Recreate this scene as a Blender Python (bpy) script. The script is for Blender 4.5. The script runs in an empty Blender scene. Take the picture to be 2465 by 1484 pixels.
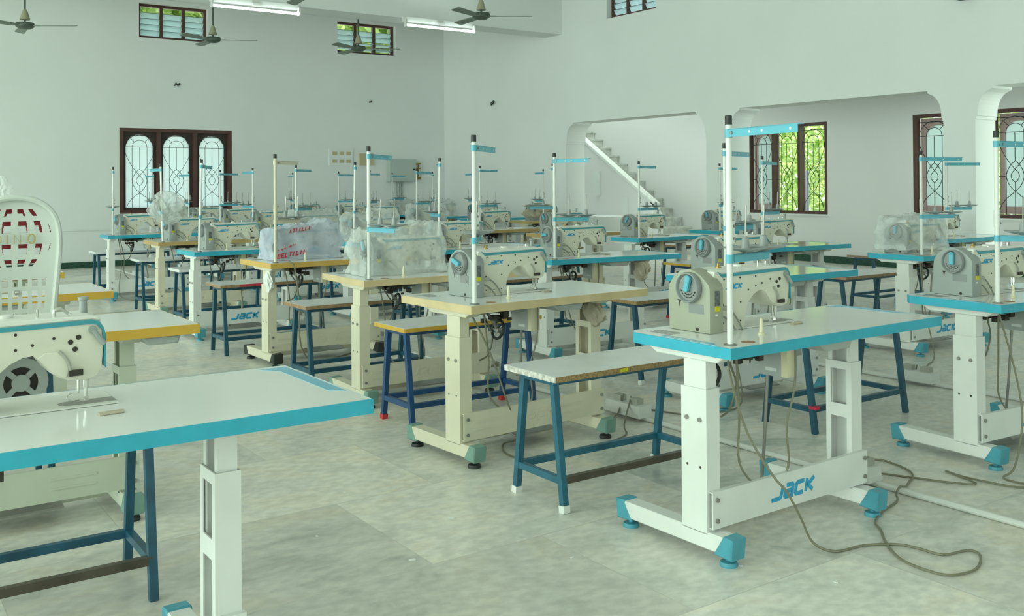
import bpy, bmesh, math, random
from mathutils import Vector, Matrix
random.seed(7)
PI = math.pi
scene = bpy.context.scene
COL = scene.collection

# ------------------------------------------------------------------ camera
CAM_H = 1.27
F_PX = 2342.7
yaw, pitch, roll = math.radians(35.1457), math.radians(0.4971), math.radians(-0.3651)
fw = Vector((math.sin(yaw)*math.cos(pitch), math.cos(yaw)*math.cos(pitch), math.sin(pitch)))
r0 = Vector((math.cos(yaw), -math.sin(yaw), 0)); u0 = r0.cross(fw)
rr = r0*math.cos(roll) + u0*math.sin(roll); uu = -r0*math.sin(roll) + u0*math.cos(roll)
cd = bpy.data.cameras.new('camera'); cam = bpy.data.objects.new('camera', cd); COL.objects.link(cam)
cam.matrix_world = Matrix(((rr.x, uu.x, -fw.x, 0), (rr.y, uu.y, -fw.y, 0), (rr.z, uu.z, -fw.z, CAM_H), (0, 0, 0, 1)))
cd.sensor_fit = 'HORIZONTAL'; cd.sensor_width = 36.0
cd.lens = 36.0*F_PX/2465.0
cd.shift_x = 0.0
cd.shift_y = -(742.0-424.5)/2465.0
cd.clip_start = 0.05; cd.clip_end = 200
scene.camera = cam

# ------------------------------------------------------------------ world and exposure
scene.view_settings.view_transform = 'Standard'
scene.view_settings.look = 'None'
scene.view_settings.gamma = 1.0
scene.view_settings.use_curve_mapping = False
scene.view_settings.exposure = 0.0
w = bpy.data.worlds.new('overcast_sky'); scene.world = w; w.use_nodes = True
wn = w.node_tree.nodes; bg = wn['Background']
bg.inputs['Color'].default_value = (0.83, 1.0, 0.92, 1)
bg.inputs['Strength'].default_value = 1.7

def area(name, loc, target, sx, sy, power, color=(0.82, 1.0, 0.905)):
    l = bpy.data.lights.new(name, 'AREA'); l.shape = 'RECTANGLE'; l.size = sx; l.size_y = sy
    l.energy = power; l.color = color
    o = bpy.data.objects.new(name, l); COL.objects.link(o); o.location = loc
    d = Vector(target) - Vector(loc)
    o.rotation_euler = d.to_track_quat('-Z', 'Y').to_euler()
    return o
# daylight through the openings of the unseen left side of the hall, through the doors behind
# the camera, and down the stair well
area('daylight_left', (-8.8, 5.5, 2.3), (4, 6.5, 1.5), 18, 3.0, 930)
area('daylight_rear', (3.0, -5.6, 2.2), (4, 4, 1.8), 10, 2.8, 30)
area('daylight_stairwell', (11.6, 14.2, 5.3), (12.0, 13.6, 0), 1.8, 3.0, 62)
area('passage_fill', (11.6, -5.2, 1.7), (11.8, 6, 1.4), 2.2, 2.4, 400)  # unseen fill lamp added to brighten the passage and its outer wall
sun = bpy.data.lights.new('sun', 'SUN'); sun.energy = 9.0; sun.angle = 0.03; sun.color = (1.0, 1.0, 0.85)
so = bpy.data.objects.new('sun', sun); COL.objects.link(so); so.rotation_euler = Vector((0.50, 0.15, -0.85)).to_track_quat('-Z', 'Y').to_euler()

# ------------------------------------------------------------------ materials
def mat(name, color, rough=0.5, metal=0.0, bump=0.0, bscale=40.0, var=0.0, vscale=6.0, coat=0.0, spec=0.5):
    m = bpy.data.materials.new(name); m.use_nodes = True
    nt = m.node_tree; b = nt.nodes['Principled BSDF']
    b.inputs['Base Color'].default_value = (*color, 1)
    b.inputs['Roughness'].default_value = rough
    b.inputs['Metallic'].default_value = metal
    b.inputs['Coat Weight'].default_value = coat
    b.inputs['Specular IOR Level'].default_value = spec
    tc = nt.nodes.new('ShaderNodeTexCoord')
    if var > 0:
        n = nt.nodes.new('ShaderNodeTexNoise'); n.inputs['Scale'].default_value = vscale; n.inputs['Detail'].default_value = 4
        nt.links.new(tc.outputs['Object'], n.inputs['Vector'])
        rp = nt.nodes.new('ShaderNodeValToRGB')
        rp.color_ramp.elements[0].position = 0.3; rp.color_ramp.elements[1].position = 0.7
        rp.color_ramp.elements[0].color = tuple(max(0, c*(1-var)) for c in color) + (1,)
        rp.color_ramp.elements[1].color = tuple(min(1, c*(1+var*0.4)) for c in color) + (1,)
        nt.links.new(n.outputs['Fac'], rp.inputs['Fac']); nt.links.new(rp.outputs['Color'], b.inputs['Base Color'])
    if bump > 0:
        n2 = nt.nodes.new('ShaderNodeTexNoise'); n2.inputs['Scale'].default_value = bscale
        nt.links.new(tc.outputs['Object'], n2.inputs['Vector'])
        bp = nt.nodes.new('ShaderNodeBump'); bp.inputs['Strength'].default_value = bump; bp.inputs['Distance'].default_value = 0.01
        nt.links.new(n2.outputs['Fac'], bp.inputs['Height']); nt.links.new(bp.outputs['Normal'], b.inputs['Normal'])
    return m

M = {}
M['wall'] = mat('wall_paint', (0.86, 0.885, 0.865), 0.75, var=0.035, vscale=0.8, bump=0.05, bscale=30)
M['ceil'] = mat('ceiling_paint', (0.86, 0.885, 0.865), 0.8, var=0.02, vscale=1.0)
M['skirt'] = mat('green_stone_skirting', (0.022, 0.085, 0.055), 0.35, var=0.5, vscale=30)
M['laminate'] = mat('white_laminate', (0.85, 0.87, 0.84), 0.12, var=0.03, vscale=3, spec=0.6)
M['board'] = mat('bench_laminate', (0.80, 0.82, 0.82), 0.25, var=0.05, vscale=9)
M['blue'] = mat('blue_edge_band', (0.035, 0.42, 0.57), 0.35, var=0.10, vscale=10)
M['decal'] = mat('blue_decal', (0.18, 0.48, 0.66), 0.3)
M['cream'] = mat('cream_edge_band', (0.66, 0.53, 0.30), 0.4, var=0.12, vscale=8)
M['tan'] = mat('tan_edge_band', (0.50, 0.36, 0.14), 0.4, var=0.12, vscale=8)
M['mustard'] = mat('mustard_edge_band', (0.66, 0.42, 0.10), 0.4, var=0.08, vscale=8)
M['yellow'] = mat('yellow_edge_band', (0.66, 0.40, 0.045), 0.4, var=0.06, vscale=8)
M['white_metal'] = mat('white_powder_coat', (0.80, 0.82, 0.78), 0.4, var=0.05, vscale=7)
M['grey_metal'] = mat('grey_powder_coat', (0.42, 0.46, 0.43), 0.45)
M['cream_metal'] = mat('cream_powder_coat', (0.74, 0.70, 0.54), 0.42, var=0.06, vscale=7)
M['greycream_metal'] = mat('grey_green_powder_coat', (0.58, 0.62, 0.50), 0.42, var=0.06, vscale=7)
M['cap_blue'] = mat('blue_plastic', (0.08, 0.36, 0.46), 0.45, var=0.12, vscale=20)
M['cap_green'] = mat('green_plastic', (0.20, 0.36, 0.30), 0.5, var=0.1, vscale=20)
M['black'] = mat('black_rubber', (0.02, 0.025, 0.022), 0.5)
M['dark'] = mat('dark_socket', (0.035, 0.03, 0.02), 0.6)
M['machine'] = mat('machine_enamel', (0.77, 0.76, 0.63), 0.32, var=0.04, vscale=9, coat=0.1)
M['machine_w'] = mat('machine_cover_white', (0.80, 0.81, 0.75), 0.35)
M['housing'] = mat('grey_housing', (0.33, 0.365, 0.345), 0.42, bump=0.05, bscale=200)
M['housing_g'] = mat('green_grey_housing', (0.37, 0.39, 0.30), 0.42, bump=0.05, bscale=200)
M['wheel'] = mat('grey_wheel', (0.26, 0.28, 0.27), 0.25, coat=0.3)
M['sky_blue'] = mat('sky_blue_plastic', (0.12, 0.46, 0.58), 0.4)
M['stripe'] = mat('teal_stripe', (0.05, 0.33, 0.40), 0.35)
M['logo'] = mat('logo_blue', (0.03, 0.36, 0.62), 0.4)
M['steel'] = mat('polished_steel', (0.62, 0.62, 0.58), 0.22, metal=1.0)
M['steel_d'] = mat('dull_steel', (0.34, 0.34, 0.31), 0.4, metal=0.8)
M['brass'] = mat('brass', (0.45, 0.30, 0.10), 0.35, metal=0.7)
M['sticker_y'] = mat('yellow_sticker', (0.75, 0.68, 0.0), 0.4, var=0.35, vscale=120)
M['sticker_g'] = mat('grey_sticker', (0.16, 0.18, 0.17), 0.35, var=0.7, vscale=90)
M['sticker_w'] = mat('white_sticker', (0.72, 0.76, 0.72), 0.4)
M['stand_grey'] = mat('grey_plastic', (0.33, 0.36, 0.35), 0.4)
M['pin'] = mat('cream_plastic', (0.76, 0.72, 0.50), 0.4)
M['cable'] = mat('grey_cable', (0.21, 0.205, 0.14), 0.55)
M['cable_l'] = mat('light_grey_cable', (0.40, 0.41, 0.35), 0.5)
M['cable_m'] = mat('machine_cable', (0.26, 0.28, 0.24), 0.5)
M['bench_blue'] = mat('bench_blue_paint', (0.018, 0.10, 0.16), 0.38, var=0.35, vscale=12)
M['bench_blue2'] = mat('bench_bright_blue_paint', (0.025, 0.15, 0.23), 0.38, var=0.3, vscale=12)
M['bench_navy'] = mat('bench_navy_paint', (0.012, 0.075, 0.21), 0.38, var=0.3, vscale=12)
M['bare_steel'] = mat('unpainted_stretcher', (0.10, 0.085, 0.06), 0.35, var=0.4, vscale=10)
M['chip'] = mat('chipboard_edge', (0.42, 0.28, 0.13), 0.8, var=0.5, vscale=120)
M['wood_edge'] = mat('wood_edge', (0.40, 0.26, 0.14), 0.6, var=0.3, vscale=40)
M['chip_white'] = mat('flaking_white_edge', (0.74, 0.72, 0.66), 0.8, var=0.45, vscale=60, bump=0.6, bscale=60)
M['red_cap'] = mat('red_plastic', (0.60, 0.04, 0.05), 0.45)
M['brown'] = mat('brown_paint', (0.10, 0.045, 0.035), 0.45, var=0.2, vscale=6)
M['brown_d'] = mat('dark_brown_paint', (0.05, 0.028, 0.022), 0.45, var=0.2, vscale=6)
M['iron'] = mat('iron_grille', (0.02, 0.03, 0.03), 0.5)
M['pink'] = mat('pink_paint', (0.66, 0.48, 0.46), 0.6)
M['white'] = mat('white_plastic', (0.70, 0.72, 0.68), 0.35)
M['white_stone'] = mat('stair_marble', (0.62, 0.64, 0.58), 0.35, var=0.35, vscale=9)
M['rail'] = mat('white_rail_paint', (0.86, 0.88, 0.84), 0.5)
M['shaft'] = mat('stair_wall_paint', (0.84, 0.84, 0.83), 0.8)
M['beige_cloth'] = mat('beige_cloth', (0.50, 0.45, 0.34), 0.95, bump=0.5, bscale=25, var=0.15)
M['navy_cloth'] = mat('navy_cloth', (0.01, 0.03, 0.16), 0.9)
M['fan_w'] = mat('fan_blade', (0.20, 0.25, 0.20), 0.5)
M['fan_m'] = mat('fan_motor', (0.07, 0.10, 0.075), 0.45)
M['fan_c'] = mat('fan_canopy', (0.36, 0.36, 0.24), 0.5)
M['panel'] = mat('electric_panel_grey', (0.50, 0.58, 0.54), 0.5)
M['beige_box'] = mat('beige_box', (0.56, 0.50, 0.30), 0.6)
M['ply'] = mat('plywood_board', (0.38, 0.26, 0.06), 0.6)
M['paper'] = mat('paper_scrap', (0.82, 0.84, 0.80), 0.8)
M['redcloth'] = mat('red_ribbon', (0.62, 0.03, 0.07), 0.7)
M['chair_w'] = mat('white_chair_plastic', (0.64, 0.68, 0.63), 0.4)
M['chair_r'] = mat('red_chair_plastic', (0.42, 0.02, 0.03), 0.4)
M['gold'] = mat('gold_print', (0.45, 0.38, 0.13), 0.5)
M['bark'] = mat('bark', (0.36, 0.30, 0.22), 0.9, var=0.3)
M['printed_red'] = mat('red_print', (0.60, 0.03, 0.05), 0.5)
M['ink'] = mat('ink', (0.05, 0.05, 0.06), 0.6)
M['cardboard'] = mat('cardboard', (0.36, 0.20, 0.10), 0.8)
M['ground'] = mat('outside_ground', (0.45, 0.45, 0.36), 0.9, var=0.3, vscale=2)
M['lavender'] = mat('purple_pillar_paint', (0.50, 0.48, 0.75), 0.7)

def leaf_mat():
    m = bpy.data.materials.new('leaves'); m.use_nodes = True; nt = m.node_tree
    b = nt.nodes['Principled BSDF']; out = nt.nodes['Material Output']
    g = nt.nodes.new('ShaderNodeObjectInfo'); geo = nt.nodes.new('ShaderNodeNewGeometry')
    rp = nt.nodes.new('ShaderNodeValToRGB')
    rp.color_ramp.elements[0].color = (0.28, 0.44, 0.12, 1); rp.color_ramp.elements[1].color = (0.74, 0.90, 0.45, 1)
    nt.links.new(geo.outputs['Random Per Island'], rp.inputs['Fac']); nt.links.new(rp.outputs['Color'], b.inputs['Base Color'])
    b.inputs['Roughness'].default_value = 0.5
    t = nt.nodes.new('ShaderNodeBsdfTranslucent'); nt.links.new(rp.outputs['Color'], t.inputs['Color'])
    mx = nt.nodes.new('ShaderNodeMixShader'); mx.inputs[0].default_value = 0.5
    nt.links.new(b.outputs[0], mx.inputs[1]); nt.links.new(t.outputs[0], mx.inputs[2]); nt.links.new(mx.outputs[0], out.inputs[0])
    return m
M['leaf'] = leaf_mat()

def glass_mat(name, tint, transp, rough=0.1):
    m = bpy.data.materials.new(name); m.use_nodes = True; nt = m.node_tree
    out = nt.nodes['Material Output']; b = nt.nodes['Principled BSDF']
    b.inputs['Base Color'].default_value = (*tint, 1); b.inputs['Roughness'].default_value = rough
    tr = nt.nodes.new('ShaderNodeBsdfTransparent')
    mx = nt.nodes.new('ShaderNodeMixShader'); mx.inputs[0].default_value = transp
    nt.links.new(b.outputs[0], mx.inputs[1]); nt.links.new(tr.outputs[0], mx.inputs[2]); nt.links.new(mx.outputs[0], out.inputs[0])
    return m
def frost_mat(name, tint, fac=0.85):
    m = bpy.data.materials.new(name); m.use_nodes = True; nt = m.node_tree
    out = nt.nodes['Material Output']; b = nt.nodes['Principled BSDF']
    b.inputs['Base Color'].default_value = (*tint, 1); b.inputs['Roughness'].default_value = 0.2
    t = nt.nodes.new('ShaderNodeBsdfTranslucent'); t.inputs['Color'].default_value = (*tint, 1)
    mx = nt.nodes.new('ShaderNodeMixShader'); mx.inputs[0].default_value = fac
    nt.links.new(b.outputs[0], mx.inputs[1]); nt.links.new(t.outputs[0], mx.inputs[2]); nt.links.new(mx.outputs[0], out.inputs[0])
    return m
M['frost'] = frost_mat('frosted_glass', (0.80, 0.88, 0.93))
M['louvre'] = frost_mat('louvre_glass', (0.66, 0.78, 0.82), 0.8)
M['clear'] = glass_mat('clear_glass', (0.75, 0.85, 0.85), 0.7, 0.05)

def bag_mat(name, tint, lo, hi):
    m = bpy.data.materials.new(name); m.use_nodes = True; nt = m.node_tree
    out = nt.nodes['Material Output']; b = nt.nodes['Principled BSDF']
    b.inputs['Base Color'].default_value = (*tint, 1); b.inputs['Roughness'].default_value = 0.22
    tc = nt.nodes.new('ShaderNodeTexCoord'); n = nt.nodes.new('ShaderNodeTexNoise')
    n.inputs['Scale'].default_value = 5; n.inputs['Detail'].default_value = 5; n.inputs['Distortion'].default_value = 0.8
    nt.links.new(tc.outputs['Object'], n.inputs['Vector'])
    mr = nt.nodes.new('ShaderNodeMapRange'); mr.inputs['From Min'].default_value = 0.3; mr.inputs['From Max'].default_value = 0.7
    mr.inputs['To Min'].default_value = lo; mr.inputs['To Max'].default_value = hi
    nt.links.new(n.outputs['Fac'], mr.inputs['Value'])
    bp = nt.nodes.new('ShaderNodeBump'); bp.inputs['Strength'].default_value = 0.7; bp.inputs['Distance'].default_value = 0.03
    nt.links.new(n.outputs['Fac'], bp.inputs['Height']); nt.links.new(bp.outputs['Normal'], b.inputs['Normal'])
    tr = nt.nodes.new('ShaderNodeBsdfTransparent'); mx = nt.nodes.new('ShaderNodeMixShader')
    nt.links.new(mr.outputs[0], mx.inputs[0]); nt.links.new(b.outputs[0], mx.inputs[1]); nt.links.new(tr.outputs[0], mx.inputs[2])
    nt.links.new(mx.outputs[0], out.inputs[0])
    return m
M['bag'] = bag_mat('clear_plastic_sheet', (0.84, 0.89, 0.86), 0.48, 0.80)
M['bag_l'] = bag_mat('bluish_plastic_sheet', (0.66, 0.72, 0.84), 0.25, 0.6)

def emit_mat(name, color, s):
    m = bpy.data.materials.new(name); m.use_nodes = True; nt = m.node_tree
    b = nt.nodes['Principled BSDF']; b.inputs['Base Color'].default_value = (0.9, 0.9, 0.9, 1)
    b.inputs['Emission Color'].default_value = (*color, 1); b.inputs['Emission Strength'].default_value = s
    return m
M['tube'] = emit_mat('lit_tube', (0.85, 1.0, 0.97), 9.0)

def floor_mat():
    m = bpy.data.materials.new('marble_slabs'); m.use_nodes = True; nt = m.node_tree; N = nt.nodes; K = nt.links
    b = N['Principled BSDF']; tc = N.new('ShaderNodeTexCoord')
    mp = N.new('ShaderNodeMapping'); K.new(tc.outputs['Object'], mp.inputs['Vector'])
    mp.inputs['Location'].default_value = (0.33, 0.21, 0)
    br = N.new('ShaderNodeTexBrick'); br.inputs['Scale'].default_value = 1.0
    br.inputs['Brick Width'].default_value = 1.22; br.inputs['Row Height'].default_value = 0.76
    br.inputs['Mortar Size'].default_value = 0.0022; br.inputs['Mortar Smooth'].default_value = 0.3; br.inputs['Bias'].default_value = 0
    br.offset = 0.37
    br.inputs['Color1'].default_value = (0, 0, 0, 1); br.inputs['Color2'].default_value = (1, 1, 1, 1); br.inputs['Mortar'].default_value = (0.5, 0.5, 0.5, 1)
    K.new(mp.outputs[0], br.inputs['Vector'])
    # per slab offset of the veining
    vm = N.new('ShaderNodeVectorMath'); vm.operation = 'MULTIPLY_ADD'
    K.new(br.outputs['Color'], vm.inputs[0]); vm.inputs[1].default_value = (7.0, 4.0, 3.0); K.new(tc.outputs['Object'], vm.inputs[2])
    mp2 = N.new('ShaderNodeMapping'); K.new(vm.outputs[0], mp2.inputs['Vector'])
    mp2.inputs['Rotation'].default_value = (0, 0, 0.5); mp2.inputs['Scale'].default_value = (0.85, 1.25, 1)
    n1 = N.new('ShaderNodeTexNoise'); n1.inputs['Scale'].default_value = 1.25; n1.inputs['Detail'].default_value = 9
    n1.inputs['Roughness'].default_value = 0.62; n1.inputs['Distortion'].default_value = 1.6; K.new(mp2.outputs[0], n1.inputs['Vector'])
    rp = N.new('ShaderNodeValToRGB'); e = rp.color_ramp.elements
    e[0].position = 0.30; e[0].color = (0.50, 0.54, 0.48, 1)
    e[1].position = 0.74; e[1].color = (0.92, 0.87, 0.78, 1)
    x = e.new(0.42); x.color = (0.77, 0.77, 0.69, 1)
    x = e.new(0.52); x.color = (0.86, 0.84, 0.76, 1)
    x = e.new(0.62); x.color = (0.87, 0.82, 0.69, 1)
    K.new(n1.outputs['Fac'], rp.inputs['Fac'])
    n2 = N.new('ShaderNodeTexNoise'); n2.inputs['Scale'].default_value = 22; n2.inputs['Detail'].default_value = 6; K.new(mp2.outputs[0], n2.inputs['Vector'])
    r2 = N.new('ShaderNodeMapRange'); r2.inputs['From Min'].default_value = 0.35; r2.inputs['From Max'].default_value = 0.65
    r2.inputs['To Min'].default_value = 0.86; r2.inputs['To Max'].default_value = 1.06; K.new(n2.outputs['Fac'], r2.inputs['Value'])
    sl = N.new('ShaderNodeMapRange'); sl.inputs['To Min'].default_value = 0.80; sl.inputs['To Max'].default_value = 1.06
    sp = N.new('ShaderNodeSeparateColor'); K.new(br.outputs['Color'], sp.inputs[0]); K.new(sp.outputs[0], sl.inputs['Value'])
    mu = N.new('ShaderNodeMath'); mu.operation = 'MULTIPLY'; K.new(r2.outputs[0], mu.inputs[0]); K.new(sl.outputs[0], mu.inputs[1])
    # seams
    sm = N.new('ShaderNodeMapRange'); sm.inputs['To Min'].default_value = 1.0; sm.inputs['To Max'].default_value = 0.82
    K.new(br.outputs['Fac'], sm.inputs['Value'])
    mu2 = N.new('ShaderNodeMath'); mu2.operation = 'MULTIPLY'; K.new(mu.outputs[0], mu2.inputs[0]); K.new(sm.outputs[0], mu2.inputs[1])
    vs = N.new('ShaderNodeVectorMath'); vs.operation = 'SCALE'; K.new(rp.outputs['Color'], vs.inputs[0]); K.new(mu2.outputs[0], vs.inputs['Scale'])
    K.new(vs.outputs[0], b.inputs['Base Color'])
    rr_ = N.new('ShaderNodeMapRange'); rr_.inputs['To Min'].default_value = 0.22; rr_.inputs['To Max'].default_value = 0.45
    K.new(n1.outputs['Fac'], rr_.inputs['Value']); K.new(rr_.outputs[0], b.inputs['Roughness'])
    return m
M['floor'] = floor_mat()

# ------------------------------------------------------------------ mesh helpers
class MB:
    """collects shapes into one mesh"""
    def __init__(s): s.bm = bmesh.new()
    def box(s, x0, y0, z0, x1, y1, z1, bev=0.0, seg=1):
        vs = [s.bm.verts.new(c) for c in ((x0,y0,z0),(x1,y0,z0),(x1,y1,z0),(x0,y1,z0),(x0,y0,z1),(x1,y0,z1),(x1,y1,z1),(x0,y1,z1))]
        fs = [s.bm.faces.new([vs[i] for i in q]) for q in ((0,3,2,1),(4,5,6,7),(0,1,5,4),(1,2,6,5),(2,3,7,6),(3,0,4,7))]
        if bev: s._bev(vs, fs, bev, seg)
        return s
    def _bev(s, vs, fs, bev, seg):
        es = set(e for f in fs for e in f.edges if len(e.link_faces) == 2 and e.calc_face_angle(0) > 0.5)
        bmesh.ops.bevel(s.bm, geom=list(es), offset=bev, segments=seg, affect='EDGES', profile=0.6)
    def bar(s, p, q, w_, h_, up=(0,0,1), bev=0.0):
        p = Vector(p); q = Vector(q); d = (q-p).normalized(); up = Vector(up)
        if abs(d.dot(up)) > 0.99: up = Vector((0,1,0))
        a = d.cross(up).normalized(); b = a.cross(d).normalized()
        vs = []
        for c in (p, q):
            for i, j in ((-1,-1),(1,-1),(1,1),(-1,1)):
                vs.append(s.bm.verts.new(c + a*(i*w_/2) + b*(j*h_/2)))
        fs = [s.bm.faces.new([vs[i] for i in f]) for f in ((0,1,2,3),(7,6,5,4),(0,4,5,1),(1,5,6,2),(2,6,7,3),(3,7,4,0))]
        if bev: s._bev(vs, fs, bev, 1)
        return s
    def prism(s, pts, axis, a, b, bev=0.0, seg=1):
        """2D polygon; axis 'z': (x,y), 'y': (x,z), 'x': (y,z); extruded from a to b"""
        def P(p, t):
            return {'z': (p[0], p[1], t), 'y': (p[0], t, p[1]), 'x': (t, p[0], p[1])}[axis]
        A = [s.bm.verts.new(P(p, a)) for p in pts]; B = [s.bm.verts.new(P(p, b)) for p in pts]
        fs = [s.bm.faces.new(A), s.bm.faces.new(list(reversed(B)))]
        n = len(pts)
        for i in range(n):
            fs.append(s.bm.faces.new((A[i], B[i], B[(i+1) % n], A[(i+1) % n])))
        if bev:
            bmesh.ops.recalc_face_normals(s.bm, faces=fs)
            s._bev(A+B, fs[:2], bev, seg)
        return s
    def lathe(s, prof, c=(0,0,0), axis='z', n=16, cap=True):
        """profile of (r, h)"""
        rings = []
        for r, h in prof:
            ring = []
            for i in range(n):
                t = 2*PI*i/n; a, b = r*math.cos(t), r*math.sin(t)
                v = {'z': (a, b, h), 'x': (h, a, b), 'y': (b, h, a)}[axis]
                ring.append(s.bm.verts.new(Vector(c)+Vector(v)))
            rings.append(ring)
        for R0, R1 in zip(rings, rings[1:]):
            for i in range(n): s.bm.faces.new((R0[i], R0[(i+1) % n], R1[(i+1) % n], R1[i]))
        if cap:
            s.bm.faces.new(list(reversed(rings[0]))); s.bm.faces.new(rings[-1])
        return s
    def cyl(s, c, r, h, axis='z', n=14): return s.lathe([(r, 0), (r, h)], c, axis, n)
    def tube(s, pts, r, n=7, smooth=3, closed=False):
        P = [Vector(p) for p in pts]
        if smooth > 1 and len(P) > 2:
            Q = []; m = len(P)
            rng = range(m if closed else m-1)
            for i in rng:
                p0 = P[(i-1) % m] if (closed or i > 0) else P[0]; p1 = P[i]; p2 = P[(i+1) % m]
                p3 = P[(i+2) % m] if (closed or i+2 < m) else P[-1]
                for k in range(smooth):
                    t = k/smooth
                    Q.append(0.5*((2*p1)+(-p0+p2)*t+(2*p0-5*p1+4*p2-p3)*t*t+(-p0+3*p1-3*p2+p3)*t**3))
            if not closed: Q.append(P[-1])
            P = Q
        rings = []; m = len(P); up = Vector((0.13, 0.27, 0.95))
        for i in range(m):
            if closed: d = (P[(i+1) % m]-P[i-1])
            else: d = P[min(i+1, m-1)]-P[max(i-1, 0)]
            if d.length < 1e-9: d = Vector((0,0,1))
            d.normalize()
            a = up - d*up.dot(d)
            if a.length < 0.05: a = Vector((1,0,0)) - d*d.x
            a.normalize(); up = a; b = d.cross(a)
            rings.append([s.bm.verts.new(P[i]+a*(r*math.cos(2*PI*k/n))+b*(r*math.sin(2*PI*k/n))) for k in range(n)])
        for i in range(m if closed else m-1):
            A, B = rings[i], rings[(i+1) % m]
            for k in range(n): s.bm.faces.new((A[k], A[(k+1) % n], B[(k+1) % n], B[k]))
        if not closed: s.bm.faces.new(list(reversed(rings[0]))); s.bm.faces.new(rings[-1])
        return s
    def quad(s, a, b, c, d): s.bm.faces.new([s.bm.verts.new(p) for p in (a, b, c, d)]); return s
    def xf(s, mtx): bmesh.ops.transform(s.bm, matrix=mtx, verts=s.bm.verts); return s
    def mesh(s, name, m, smooth=True, fix=True):
        if fix: bmesh.ops.recalc_face_normals(s.bm, faces=s.bm.faces)
        me = bpy.data.meshes.new(name); 
        if smooth:
            for f in s.bm.faces: f.smooth = True
            for e in s.bm.edges:
                if len(e.link_faces) == 2: e.smooth = e.calc_face_angle(0) < 0.6
        s.bm.to_mesh(me); s.bm.free(); me.materials.append(m)
        return me
    def obj(s, name, m, parent=None, smooth=True, fix=True, loc=None, rotz=None):
        o = bpy.data.objects.new(name, s.mesh(name, m, smooth, fix)); COL.objects.link(o)
        if parent: o.parent = parent
        if loc: o.location = loc
        if rotz is not None: o.rotation_euler.z = rotz
        return o

def empty(name, loc, rotz=0):
    o = bpy.data.objects.new(name, None); COL.objects.link(o); o.location = loc; o.rotation_euler.z = rotz
    o.empty_display_size = 0.05
    return o
def tag(o, label, cat, group=None):
    o['label'] = label; o['category'] = cat
    if group: o['group'] = group
    return o
def link(me, name, parent=None, loc=None):
    o = bpy.data.objects.new(name, me); COL.objects.link(o); o.parent = parent
    if loc: o.location = loc
    return o
def dup(o, parent=None):
    c = o.copy(); COL.objects.link(c)
    if parent: c.parent = parent
    for ch in list(o.children): dup(ch, c)
    return c
def struct(o): o['kind'] = 'structure'; return o

# the blue word on machines and stretchers: drawn as slanted strokes in a 4.3 x 1 box
def word_strokes():
    return [
        [(-0.30, 0.03), (0.50, 0.03), (0.66, 0.14), (0.74, 0.93)],
        [(1.12, 0.88), (1.72, 0.88), (1.82, 0.78), (1.82, 0.04), (1.16, 0.04), (1.06, 0.14), (1.08, 0.42), (1.78, 0.44)],
        [(3.02, 0.88), (2.34, 0.88), (2.20, 0.76), (2.18, 0.16), (2.30, 0.04), (3.0, 0.04)],
        [(3.34, 0.96), (3.34, 0.0)],
        [(4.10, 0.96), (3.50, 0.48), (4.10, 0.0)]]
def word(mb, x, z, h, y, th=0.14, ydir=-1, depth=0.0008, slant=0.22, strokes=None, wide=1.12):
    for st in (strokes or word_strokes()):
        P = [Vector(((p[0]+p[1]*slant)*h*wide+x, p[1]*h+z)) for p in st]
        w2 = th*h
        # offset both sides with mitred joints
        L, R = [], []
        for i, p in enumerate(P):
            d0 = (P[i]-P[i-1]).normalized() if i > 0 else None
            d1 = (P[i+1]-P[i]).normalized() if i < len(P)-1 else None
            d = (d0+d1).normalized() if d0 and d1 else (d0 or d1)
            n = Vector((-d.y, d.x)); k = 1.0
            if d0 and d1: k = 1/max(0.5, n.dot(Vector((-d0.y, d0.x))))
            L.append(p+n*w2*k*0.62); R.append(p-n*w2*k*0.62)
        for i in range(len(P)-1):
            mb.prism([(L[i].x, L[i].y), (L[i+1].x, L[i+1].y), (R[i+1].x, R[i+1].y), (R[i].x, R[i].y)], 'y', y, y+ydir*depth)
    return mb

# ------------------------------------------------------------------ the hall
XW, XO, YB, ZC = 9.95, 12.96, 16.44, 4.36        # arch wall, outer wall, back wall, ceiling
XL, YR = -9.0, -6.0
def holed_wall(name, axis, pos, thick, a0, a1, z0, z1, holes, m='wall'):
    """wall plane with rectangular openings; axis 'x' runs along x at y=pos, 'y' runs along y at x=pos"""
    mb = MB(); A = sorted(set([a0, a1]+[h[0] for h in holes]+[h[1] for h in holes]))
    Z = sorted(set([z0, z1]+[h[2] for h in holes]+[h[3] for h in holes]))
    def P(a, z, t): return (a, pos+t, z) if axis == 'x' else (pos+t, a, z)
    def solid(i, j):
        if i < 0 or j < 0 or i >= len(A)-1 or j >= len(Z)-1: return False
        ca, cz = (A[i]+A[i+1])/2, (Z[j]+Z[j+1])/2
        return not any(h[0] < ca < h[1] and h[2] < cz < h[3] for h in holes)
    for i in range(len(A)-1):
        for j in range(len(Z)-1):
            if not solid(i, j): continue
            x0, x1, y0, y1 = A[i], A[i+1], Z[j], Z[j+1]
            for t in (0, thick): mb.quad(P(x0,y0,t), P(x1,y0,t), P(x1,y1,t), P(x0,y1,t))
            if not solid(i-1, j): mb.quad(P(x0,y0,0), P(x0,y0,thick), P(x0,y1,thick), P(x0,y1,0))
            if not solid(i+1, j): mb.quad(P(x1,y0,0), P(x1,y0,thick), P(x1,y1,thick), P(x1,y1,0))
            if not solid(i, j-1): mb.quad(P(x0,y0,0), P(x0,y0,thick), P(x1,y0,thick), P(x1,y0,0))
            if not solid(i, j+1): mb.quad(P(x0,y1,0), P(x0,y1,thick), P(x1,y1,thick), P(x1,y1,0))
    bmesh.ops.remove_doubles(mb.bm, verts=mb.bm.verts, dist=1e-5)
    return struct(mb.obj(name, M[m], smooth=False))

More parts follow.
